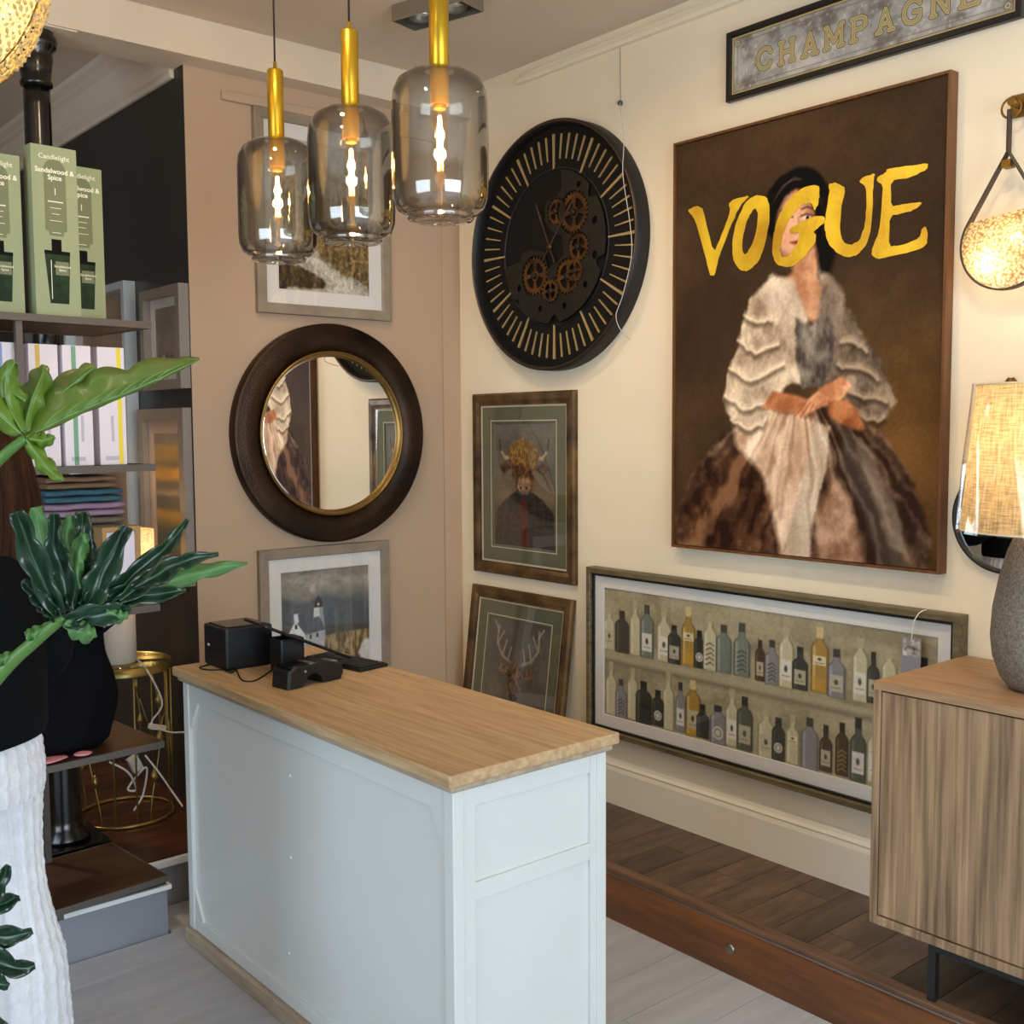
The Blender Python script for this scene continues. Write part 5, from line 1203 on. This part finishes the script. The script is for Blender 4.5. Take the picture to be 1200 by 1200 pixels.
for i, (bx, by, sx_, sy_) in enumerate([(-.41, .006, .12, .07), (-.27, .006, .05, .05)]):
    rings = []
    for k in range(9):
        t = k/8; e = .35+.65*math.sin(PI*t); rings.append([fs(bx+sx_*t, by+sy_*.5+sy_*.5*e*math.cos(a), LV[1]+.0075+.0052*e*math.sin(a)) for a in [2*PI*j/12 for j in range(12)]])
    b.loft(rings, True, True, True)
b.v = [v+Vector((0, .0, .0)) for v in b.v]
tag(b.build('pink_cloth', mat('pink_cloth', 'D58A94', .85, var=.1, scale=40)), 'crumpled pink cloth peeping out under the black bag', 'cloth')

# ================================================================== gold wire side table, its lamp and cables
tx, ty = 1.478, 4.02; rt = .172; zt0, zt1 = .1605, .745
T = thing('wire_side_table', 'round gold wire side table with glass top and leaf motifs', 'side table', (tx, ty, .16))
m_gw = mat('gold_wire', 'A08A50', .35, .8)
ring = lambda r, z, n=48: [(tx+r*math.cos(2*PI*k/n), ty+r*math.sin(2*PI*k/n), z) for k in range(n)]
B().tube(ring(rt, zt0+.006), .006, 8, closed=True).build('base_ring', m_gw, T)
b = B().lathe([(rt+.006, zt1-.03), (rt+.006, zt1), (rt+.003, zt1), (rt+.003, zt1-.03)], (tx, ty, 0), 48, caps=False); b.build('top_ring', m_gw, T)
B().lathe([(.0001, zt1-.008), (rt+.002, zt1-.008), (rt+.002, zt1-.003), (.0001, zt1-.003)], (tx, ty, 0), 48, caps=False).build('glass_top', glass('table_glass', (.75, .8, .76), 0, .8), T)
rg = random.Random(12)
for k in range(14):
    a = 2*PI*k/14+.1
    if k % 3 != 2: B().cyl((tx+rt*math.cos(a), ty+rt*math.sin(a), zt0+.01), (tx+rt*math.cos(a), ty+rt*math.sin(a), zt1-.025), .0035, n=6).build('wire_upright', m_gw, T)
    else:
        pts = [(tx+rt*math.cos(a+.16*math.sin(t*5+k)), ty+rt*math.sin(a+.16*math.sin(t*5+k)), zt0+.01+(zt1-zt0-.03)*t) for t in [q/12 for q in range(13)]]
        st = B().tube(pts, .003, 6).build('branch_wire', m_gw, T)
        for t in (3, 6, 9):
            p = Vector(pts[t]); lf = B(); lf.lathe([(.0005, 0), (.012, .016), (.014, .028), (.007, .045), (.0004, .055)], p, 10); lf.build('leaf_motif', m_gw, st)
    a2 = a+.3
    if k % 2: B().tube([(tx+rt*math.cos(a), ty+rt*math.sin(a), zt0+.1+.3*rg.random()), (tx+rt*math.cos(a2), ty+rt*math.sin(a2), zt0+.2+.3*rg.random())], .0026, 6).build('cross_wire', m_gw, T)
T = thing('side_table_lamp', 'white ribbed lamp with lit cream shade on the gold wire table', 'table lamp', (tx-.015, ty-.01, zt1))
m_rib = mat('white_ribbed_ceramic', 'D6D0C4', .6, bump=.5, bscale=60, stretch=(6, 6, .4))
lx2, ly2 = tx-.015, ty-.01
B().lathe([(.0001, zt1), (.062, zt1), (.066, zt1+.004), (.066, zt1+.178), (.06, zt1+.186), (.02, zt1+.19), (.0001, zt1+.19)], (lx2, ly2, 0), 36).build('lamp_base', m_rib, T)
B().cyl((lx2, ly2, zt1+.19), (lx2, ly2, zt1+.32), .008, n=12).build('stem', m_brass2, T)
B().lathe([(.14, zt1+.225), (.14, zt1+.49)], (lx2, ly2, 0), 48, caps=False).build('lamp_shade', shade_cloth('cream_shade', 'EBD3B4', .5, 400), T)
B().ball((lx2, ly2, zt1+.36), .028, 8).build('bulb', glow('side_bulb', 'FFC060', 14.), T)
bulb_light('side_lamp_bulb', (lx2, ly2, zt1+.40), 3.2, (1, .68, .34), .03)
m_wcab = mat('white_cable', 'D8D4CC', .5)
V3 = lambda *p: [Vector(q) for q in p]
cable([(tx+.045, ty-.04, zt1+.004), onY(172, 785, 3.84), onY(190, 823, 3.8), onY(178, 845, 3.8), onY(182, 852, 3.78), onY(200, 858, 3.76), onY(216, 858, 3.76)], None, .0035, m_wcab, name='flex', parent=T)
flx = [q for q in T.children if q.name.startswith('flex')][0]
o = B().box(-.03, .03, -.011, .011, -.009, .009, Fr(onY(186, 853, 3.775)+Vector((0, .014, 0)), (.94, 0, -.3), (0, 1, 0), (.3, 0, .94))).build('inline_switch', m_wcab, flx)
wl = onZ(150, 925, .165)
cable([onY(170, 885, 3.84), onY(186, 905, 3.8), onY(200, 925, 3.78), onY(214, 945, 3.75)], 'white flex running from the gold table towards the counter', .0035, m_wcab, name='lamp_flex')
cable([onY(128, 893, 3.9), onY(150, 905, 3.88), onY(160, 925, 3.9), onY(150, 925, 3.92), onY(160, 910, 3.92), onY(172, 900, 3.9), onY(168, 930, 3.9), onY(157, 950, 3.9)], 'coiled white flex tangled inside the gold wire table', .004, m_wcab, name='lamp_flex')
o = B().box(-.02, .02, -.015, .015, -.03, .03, Fr(onY(158, 895, 3.95), (.9, 0, .4), (0, 1, 0), (-.4, 0, .9))).build('plug_adapter', mat('white_plug', 'DCDCDA', .5), bevel=.004)
tag(o, 'white plug adapter hanging inside the gold wire table', 'plug')

# ================================================================== pictures on the charcoal wall
def side_picture(label, y0, y1, z0, z1, m_f, bar, dep_, ptn, mt=.03, mm=None):
    w, h = y1-y0, z1-z0
    f = Fr((1.7135, y1, z0), (0, -1, 0), (0, 0, 1), (-1, 0, 0)); T = thing('small_picture', label, 'picture', (1.7085, (y0+y1)/2, z0))
    frame_ring(f, w, h, [(0, .001), (0, dep_), (bar, dep_), (bar, .001)]).build('frame', m_f, T)
    if mt: frame_ring(Fr(f(bar, bar, 0), f.r, f.u, f.n), w-2*bar, h-2*bar, [(0, .002), (0, .01), (mt, .01), (mt, .002)]).build('mount', mm or m_board, T)
    i = bar+mt; c = Cv(w-2*i, h-2*i, 60, int(60*(h-2*i)/(w-2*i)), 'A09284'); ptn(c); c.mesh('print', Fr(f(i, h-i, 0), f.r, f.u, f.n), T, .006, m_ink)
    B().box(bar+.0005, w-bar-.0005, bar+.0005, h-bar-.0005, .012, .0132, f).build('glass', m_pane, T)
def floral(c):
    n = c.noise(.06, .06, 3, 4); c.put(np.ones_like(c.X), '8E7E78'); c.mul(.8+.4*n)
    rs = np.random.RandomState(3)
    for k in range(14): c.ell(c.w*rs.rand(), c.h*(.74+.18*rs.rand()), .012, .012, ['6E3A3A', 'D8CFC6', '4A4A34'][k % 3], .004)
    for k in range(6): c.line([(c.w*(.15+.14*k), c.h), (c.w*(.15+.14*k)+.01, c.h*.8)], .003, '3E4A30')
def sunset(c):
    n = c.noise(.12, .05, 5, 4)
    for k, (t, cl) in enumerate([(0, '9C8C78'), (.1, 'C6A050'), (.22, '8A7858'), (.27, 'D9A03A'), (.38, '6A6250'), (.46, 'B09A78'), (.5, '5E584A'), (.62, 'D0A63A'), (.7, '8A7A3A'), (.76, '55563C')]):
        c.put(1/(1+np.exp(-(c.Y/c.h-t+.05*(n-.5))*90)), cl)
    c.mul(.85+.3*n)
def sepia(c):
    n = c.noise(.2, .3, 6, 4); c.put(np.ones_like(c.X), '8A6E58'); c.mul(.7+.6*n)
m_gf = mat('greige_frame', '837A70', .5)
side_picture('small floral box-framed picture on the charcoal wall', 3.865, 4.235, 1.757, 2.139, m_gf, .035, .04, floral, .035)
side_picture('tall golden landscape picture on the charcoal wall below the floral one', 3.87, 4.30, 1.02, 1.685, m_gf, .045, .035, sunset, .05, mat('pinkish_mount', 'C8AE9A', .8))
side_picture('large sepia picture in a silver frame further along the charcoal wall', 4.37, 5.1, 1.15, 2.2, mat('silver_frame', 'B8C0C4', .35, .3), .03, .05, sepia, 0)

# ================================================================== beaded pendant shade high at the left
hc = dep(-130, -60, 2.4); hr = .328
T = thing('beaded_pendant', 'gold beaded pendant shade glowing below the ceiling', 'pendant lamp', (hc.x, hc.y, hc.z-hr))
m_bead = mat('gold_crystal_bead', 'E8D29A', .22, .3, rnd=.0, coat=.5)
b = B(); rg = random.Random(9); N_ = 4200
for k in range(N_):
    z = 1-2*(k+.5)/N_; r = math.sqrt(1-z*z); a = k*2.39996; n_ = Vector((r*math.cos(a), r*math.sin(a), z)); p = hc+n_*hr*(1+.02*(rg.random()-.5))
    t = n_.orthogonal().normalized(); t.rotate(Matrix.Rotation(rg.random()*6.3, 3, n_)); q = n_.cross(t); s = .0055+.003*rg.random()
    v = [p+t*s*1.5, p-t*s*1.5, p+q*s*.8, p-q*s*.8, p+n_*s*.7, p-n_*s*.7]
    b.add(v, [(0, 2, 4), (2, 1, 4), (1, 3, 4), (3, 0, 4), (2, 0, 5), (1, 2, 5), (3, 1, 5), (0, 3, 5)])
o = b.build('beads', m_bead, T); o['kind'] = 'stuff'
m_lin = shade_cloth('amber_lining', 'EBD3A0', .7, 300)
b = B(); b.ball(hc, hr*.93, 14); b.build('lining', m_lin, T)
for k in range(5):
    a = PI*k/5; b = B().tube([hc+Vector((math.cos(a)*math.sin(t), math.sin(a)*math.sin(t), math.cos(t)))*hr*1.01 for t in [2*PI*q/40 for q in range(40)]], .0022, 6, closed=True); b.build('wire_hoop', m_brass2, T)
B().cyl(hc+Vector((0, 0, hr)), (hc.x, hc.y, ZC-.001), .004, n=8).build('cord', m_cord, T)
bulb_light('beaded_pendant_bulb', hc, 12, (1, .8, .52), .05)

# ================================================================== large split-leaf plant in the foreground
m_lfd = mat('glossy_dark_leaf', '1A3421', .28, var=.25, scale=9, coat=.25)
m_lfl = mat('light_green_leaf', '546E1E', .42, var=.28, scale=7, coat=.1)
m_lfu = mat('leaf_underside', '49733A', .5, var=.12, scale=9)
m_stem = mat('leaf_stalk', '476C2A', .4, var=.1, scale=12); m_vein = mat('pale_vein', '628438', .45)
def spl(pts, n):
    P_ = [Vector((*p, 0)) if len(p) == 2 else Vector(p) for p in pts]; out = []; m_ = len(P_)-1
    for k in range(n+1):
        u = k/n*m_; i = min(int(u), m_-1); t = u-i
        p0 = P_[max(i-1, 0)]; p1 = P_[i]; p2 = P_[i+1]; p3 = P_[min(i+2, m_)]
        out.append(.5*((2*p1)+(p2-p0)*t+(2*p0-5*p1+4*p2-p3)*t*t+(3*p1-p0-3*p2+p3)*t**3))
    return out
def lobe(b, vb, pts, ws, d0, d1, fold=.02, wave=.16, nw=5., seed=0, n=30, bend=0., up=1., dn=1.):
    """one finger of a leaf: spine through survey points at changing distance, folded blade with a wavy edge"""
    S_ = spl(pts, n); Wd = spl([(w, 0) for w in ws], n); rows = []; rib = []
    for k in range(n+1):
        t = k/n; a = S_[max(k-1, 0)]; c_ = S_[min(k+1, n)]; tg = Vector((c_.x-a.x, c_.y-a.y)).normalized(); nr = Vector((-tg.y, tg.x))
        d = d0+(d1-d0)*t+bend*math.sin(PI*t); row = []
        for j, s in enumerate((-1, -.66, -.33, 0, .33, .66, 1)):
            wv = 1+wave*(2.2*abs(math.sin(nw*PI*t+seed+(0 if s < 0 else .8)))-1.3)*abs(s)
            w = max(Wd[k].x, .6)*wv*(up if s < 0 else dn); rip = .006*math.sin(nw*2*PI*t+seed*1.3+s*2)*abs(s)
            row.append(dep(S_[k].x+nr.x*w*s, S_[k].y+nr.y*w*s, d+fold*abs(s)*min(1, w/12)+rip))
        rows.append(row); rib.append(dep(S_[k].x, S_[k].y, d-.0004))
    b.loft(rows, False, False, True)
    if vb is not None: vb.tube(rib, [.0011*(1-.8*k/n)+.0004 for k in range(n+1)], 6)
pot = Vector((.13, 1.62, 0))
T = thing('split_leaf_plant', 'large split-leaf philodendron in a dark pot with glossy lobed leaves', 'plant', pot)
B().lathe([(.0001, .0), (.15, .0), (.165, .02), (.2, .4), (.21, .42), (.2, .43), (.185, .42), (.18, .38), (.0001, .375)], pot, 40).build('pot', mat('dark_pot', '2C2A28', .6), T)
B().lathe([(.18, .372), (.12, .39), (.0001, .395)], pot, 24).build('soil', mat('soil', '2A1E16', .95, var=.3, scale=50, bump=.6, bscale=60), T)
crown = pot+Vector((0, 0, .42))
# upper pale leaf
b, v = B(), B()
for i, (p, w, da, db) in enumerate([
    ([(30, 508), (62, 470), (98, 440), (112, 430)], (7, 15, 13, 3), 1.235, 1.29), ([(28, 508), (36, 472), (48, 442), (52, 428)], (6, 15, 13, 3), 1.21, 1.25),
    ([(26, 506), (8, 470), (8, 440), (18, 424)], (6, 16, 14, 4), 1.2, 1.2), ([(24, 508), (-10, 478), (-40, 450)], (6, 17, 5), 1.2, 1.16), ([(30, 470), (-10, 446), (-50, 430)], (8, 14, 4), 1.21, 1.2),
    ([(30, 514), (46, 535), (60, 552), (74, 563)], (4, 9, 8, 2), 1.2, 1.17), ([(34, 514), (52, 516), (64, 512)], (5, 9, 2), 1.2, 1.18)]):
    lobe(b, v, p, w, da, db, .018, .2, 3, i*1.1, 36)
lobe(b, v, [(30, 513), (90, 483), (165, 453), (234, 421)], (5, 34, 38, 34, 27, 18, 1.5), 1.2, 1.31, .03, .16, 4.5, .4, 60, up=1., dn=.12)
for k in range(7):
    t = .1+.11*k; q0 = Vector((30+204*t, 513-90*t-6*math.sin(PI*t)*0)); v.tube([dep(q0.x, q0.y-2, 1.198+.11*t), dep(q0.x+12, q0.y-18+10*t, 1.204+.11*t), dep(q0.x+30, q0.y-32+17*t, 1.212+.11*t)], [.0011, .0008, .0004], 5)
lf = b.build('leaf', m_lfl, T, solid=.0012); lf['label'] = 'pale green split leaf'
v.build('leaf_rib', m_vein, lf)
st = spl([tuple(dep(30, 513, 1.2)), tuple(dep(-10, 548, 1.2)), tuple(dep(-90, 640, 1.24)), tuple(crown+Vector((.02, 0, .2))), tuple(crown)], 30)
B().tube(st, [.005+.005*k/30 for k in range(31)], 10).build('stalk', m_stem, T)
# dark glossy leaf
b, v = B(), B()
for i, (p, w, da, db) in enumerate([
    ([(70, 722), (50, 680), (32, 635), (20, 600)], (7, 15, 14, 8), 1.3, 1.22), ([(80, 716), (74, 672), (64, 640), (64, 602)], (7, 13, 11, 5), 1.3, 1.26), ([(88, 715), (92, 680), (98, 640), (96, 600)], (8, 16, 13, 7), 1.3, 1.33),
    ([(100, 712), (112, 690), (128, 655), (148, 616)], (8, 16, 15, 7), 1.3, 1.3), ([(128, 700), (150, 680), (185, 650), (205, 630), (220, 608)], (6, 12, 9, 7, 2), 1.3, 1.38), ([(140, 704), (180, 676), (215, 658), (256, 649)], (6, 12, 9, 2), 1.3, 1.4),
    ([(85, 720), (130, 702), (175, 697), (218, 692)], (8, 12, 11, 2), 1.3, 1.34), ([(68, 724), (55, 710), (40, 695), (27, 680)], (6, 9, 8, 4), 1.3, 1.27), ([(66, 726), (56, 716), (48, 710), (40, 700)], (5, 7, 6, 2), 1.3, 1.3), ([(75, 728), (110, 722), (140, 716), (153, 712)], (8, 14, 9, 3), 1.3, 1.28)]):
    lobe(b, v, p, w, da, db, -.016, .2, 2.6+.9*((i*7) % 3)/2, i*1.7, 36)
lf = b.build('leaf', m_lfd, T, solid=.0012); lf['label'] = 'dark glossy split leaf'
v.build('leaf_rib', mat('dark_vein', '3E6A44', .4), lf)
b = B()
for i, (p, w, da, db) in enumerate([([(72, 715), (62, 670), (50, 630), (42, 594)], (5, 10, 11, 8), 1.32, 1.3), ([(86, 690), (82, 660), (80, 625), (84, 604)], (4, 8, 9, 6), 1.335, 1.32), ([(92, 690), (90, 660), (96, 636), (100, 625)], (3, 9, 9, 4), 1.285, 1.28),
    ([(150, 692), (200, 680), (245, 668), (290, 660)], (4, 10, 9, 1.5), 1.31, 1.42), ([(76, 730), (90, 738), (102, 742), (112, 740)], (4, 11, 11, 5), 1.29, 1.26), ([(125, 714), (138, 722), (150, 720)], (4, 8, 3), 1.285, 1.27), ([(60, 732), (42, 742), (30, 745)], (4, 8, 5), 1.3, 1.28), ([(20, 768), (5, 772), (-8, 778)], (4, 7, 3), 1.3, 1.28)]):
    lobe(b, None, p, w, da, db, .014, .18, 3., i)
b.build('leaf_underside', m_lfu, lf, solid=.001)
st = spl([tuple(dep(76, 722, 1.3)), tuple(dep(40, 752, 1.3)), tuple(dep(-10, 802, 1.3)), tuple(dep(-120, 950, 1.3)), tuple(crown+Vector((.02, -.02, .1))), tuple(crown)], 30)
B().tube(st, [.0065+.005*k/30 for k in range(31)], 10).build('stalk', m_stem, T)
# low dark leaf
b, v = B(), B()
for i, (p, w, da, db) in enumerate([([(-60, 1090), (-20, 1060), (0, 1035), (10, 1014)], (6, 12, 10, 3), 1.32, 1.3), ([(-60, 1095), (-25, 1075), (5, 1058), (23, 1052)], (6, 12, 10, 3), 1.32, 1.31), ([(-60, 1100), (-20, 1098), (15, 1097), (38, 1091)], (6, 13, 11, 3), 1.32, 1.3),
    ([(-60, 1108), (-20, 1118), (15, 1134), (41, 1132)], (6, 14, 12, 4), 1.32, 1.3), ([(-60, 1115), (-30, 1138), (-5, 1150), (10, 1156)], (6, 13, 11, 4), 1.32, 1.3), ([(-60, 1120), (-45, 1165), (-10, 1196), (12, 1210)], (6, 13, 12, 4), 1.32, 1.28)]):
    lobe(b, v, p, w, da, db, -.014, .17, 2.6, i*1.3)
lf = b.build('leaf', m_lfd, T, solid=.0012); v.build('leaf_rib', MATS['dark_vein'], lf)
st = spl([tuple(dep(-58, 1105, 1.32)), tuple(dep(-110, 1110, 1.34)), tuple(crown+Vector((.02, 0, .08))), tuple(crown)], 20)
B().tube(st, [.007+.005*k/20 for k in range(21)], 10).build('stalk', m_stem, T)

# ================================================================== shopper seen from behind
pc = dep(-48, 870, 2.3); px_, py_ = pc.x, pc.y
hd = Vector((-.3, .954, 0)).normalized(); rt_ = Vector((hd.y, -hd.x, 0))
T = thing('person', 'person seen from behind in black jacket and white cable-knit trousers', 'person', (px_, py_, 0))
W3 = lambda a, f, z: Vector((px_, py_, 0))+rt_*a+hd*f+Vector((0, 0, z))
sk_v = []; sk_e = []; sk_r = []
def J(a, f, z, r, par=None):
    sk_v.append(tuple(xf_of(T) @ W3(a, f, z))); sk_r.append(r); k = len(sk_v)-1
    if par is not None: sk_e.append((par, k))
    return k
pel = J(0, 0, .95, .12); sp1 = J(0, .0, 1.08, .115, pel); ch = J(.005, 0, 1.24, .125, sp1); nb = J(.01, -.01, 1.38, .06, ch); nk = J(.02, .005, 1.44, .05, nb); hd1 = J(.03, .02, 1.5, .075, nk); hd2 = J(.035, .02, 1.57, .085, hd1); hd3 = J(.035, .01, 1.61, .055, hd2)
J(.035, .11, 1.535, .014, hd1)
for s in (1, -1):
    sh = J(s*.16, -.005, 1.345, .06, ch); el = J(s*.215, .02, 1.1, .045, sh); wr = J(s*.17, .22, 1.05, .03, el); pm = J(s*.155, .29, 1.045, .034, wr)
    for k in range(4):
        q = J(s*(.125+.02*k), .345, 1.045, .0095, pm); q = J(s*(.125+.02*k), .372+.008*(k in (1, 2)), 1.03, .0085, q); J(s*(.125+.02*k), .385+.01*(k in (1, 2)), 1.01, .0075, q)
    q = J(s*.11, .28, 1.05, .0105, pm); J(s*.092, .31, 1.045, .009, q)
    hp = J(s*.075, 0, .88, .07, pel); kn = J(s*.095, .005, .5, .046, hp); an = J(s*.095, 0, .09, .04, kn); J(s*.1, .14, .035, .035, an)
me = bpy.data.meshes.new('body'); me.from_pydata(sk_v, sk_e, []); bo = bpy.data.objects.new('body', me); COL.objects.link(bo)
m1 = bo.modifiers.new('skin', 'SKIN'); m2 = bo.modifiers.new('sub', 'SUBSURF'); m2.levels = m2.render_levels = 2
for i, r in enumerate(sk_r): me.skin_vertices[0].data[i].radius = (r, r)
me.skin_vertices[0].data[0].use_root = True
dg = bpy.context.evaluated_depsgraph_get(); m3 = bpy.data.meshes.new_from_object(bo.evaluated_get(dg)); bpy.data.objects.remove(bo)
m3.polygons.foreach_set('use_smooth', [True]*len(m3.polygons)); m3.materials.clear(); m3.materials.append(mat('skin', 'C8977C', .55)); m3.name = 'body'
bo = bpy.data.objects.new('body', m3); COL.objects.link(bo); bo.parent = T
for s in (1, -1):
    B().ball(W3(.035+s*.032, .1, 1.555), .011, 8).build('eye', mat('eye_white', 'E8E4DE', .2), T)
    B().ball(W3(.035+s*.09, .01, 1.54), .02, 8, 1.5).build('ear', MATS['skin'], T)
B().ball(W3(.035, .105, 1.49), .018, 8, .4).build('lips', mat('lips', 'A85A50', .5), T)
def oval(a, f, z, ra, rf, n=48, rip=0., nr=12, ph=0., tilt=0.):
    out = []
    for k in range(n):
        t = 2*PI*k/n; r = 1+rip*math.sin(nr*t+ph); out.append(W3(a+ra*r*math.cos(t), f+rf*r*math.sin(t), z+tilt*math.cos(t)))
    return out
m_jk = mat('black_jacket', '06080B', .8, var=.2, scale=6, bump=.25, bscale=18, spec=.12)
rings = [oval(.0, -.01, z, ra, rf, 40, rip, 5, z*20, tl) for z, ra, rf, rip, tl in [(.955, .172, .15, .015, .012), (.97, .178, .155, .015, .012), (1.05, .18, .15, .02, .008), (1.14, .178, .145, .02, 0), (1.24, .185, .15, .012, 0), (1.32, .185, .14, .008, 0), (1.375, .15, .115, .0, 0), (1.405, .095, .085, 0, 0), (1.44, .068, .07, 0, 0)]]
B().loft(rings, True, False, True).build('jacket', m_jk, T)
for s in (1, -1):
    pts = [W3(s*.13, -.005, 1.345), W3(s*.185, 0, 1.3), W3(s*.212, .01, 1.2), W3(s*.225, .02, 1.1), W3(s*.215, .08, 1.065), W3(s*.175, .215, 1.05)]
    B().tube([tuple(p) for p in spl([tuple(p) for p in pts], 20)], [.075-.03*k/20 for k in range(21)], 16).build('sleeve', m_jk, T)
# wide cable-knit trousers: plaits stand proud of the cloth
m_kn = mat('white_cable_knit', 'DCDCE0', .95, var=.06, scale=40, bump=.35, bscale=140)
def knit_ring(a, f, z, ra, rf, n=144, ncab=16):
    out = []
    for k in range(n):
        t = 2*PI*k/n; u = t*ncab/(2*PI); fr_ = u-math.floor(u)
        if fr_ < .55: h = .0045*math.sin(PI*fr_/.55)*(1+.5*math.sin(z*150+(3.1 if fr_ < .275 else 0)))
        else: h = .0015*math.sin((fr_-.55)/.45*4*PI)
        out.append(W3(a+(ra+h)*math.cos(t), f+(rf+h)*math.sin(t), z))
    return out
n_ = 30; zz = [.99-.16*k/n_ for k in range(n_+1)]
rings = [knit_ring(0, -.005, z, .152+.012*math.sin((.99-z)/.16*PI*.7), .125+.02*math.sin((.99-z)/.16*PI*.7), 216, 36) for z in zz]
tr = B(); tr.loft(rings, True, False, True)
for s in (1, -1):
    R_ = []
    for k in range(95):
        z = .85-.81*k/94; t = k/94; ra = .094-.018*math.sin(min(1, t/.5)*PI)*1+.055*max(0, t-.3); a = s*(.068+.026*min(1, t*2)); rf = .115+.02*t-.02*math.sin(min(1, t/.5)*PI)
        R_.append(knit_ring(a, 0, z, ra, rf, 160, 22))
    tr.loft(R_, True, False, True)
tr.build('trousers', m_kn, T)
for s in (1, -1):
    R_ = [oval(s*.1, .05, z, .045*q, .125*q, 24) for z, q in ((.001, .95), (.012, 1), (.03, 1), (.06, .8), (.085, .5))]
    B().loft(R_, True, True, True).build('shoe', mat('dark_shoe', '1A1614', .5), T)
m_hair = mat('brown_hair', '1A0C06', .7, spec=.15, col2='42240F', scale=5, stretch=(14, 14, .7), bump=.4, bscale=18)
R_ = []
for z, ra, rf, f in [(1.645, .012, .012, 0), (1.638, .05, .055, 0), (1.61, .092, .1, -.005), (1.57, .112, .112, -.012), (1.52, .122, .11, -.022), (1.46, .128, .1, -.04), (1.4, .132, .085, -.055), (1.34, .13, .07, -.065), (1.29, .12, .055, -.075), (1.255, .095, .04, -.085)]:
    R_.append([W3(.042+ra*(1+.02*math.sin(23*t+z*9))*math.cos(t), f+rf*(1+.03*math.sin(17*t))*min(math.sin(t), .55 if z < 1.6 else 1), z+.006*math.sin(9*t)*(z < 1.3)) for t in [2*PI*k/72 for k in range(72)]])
B().loft(R_, True, True, True).build('hair', m_hair, T)
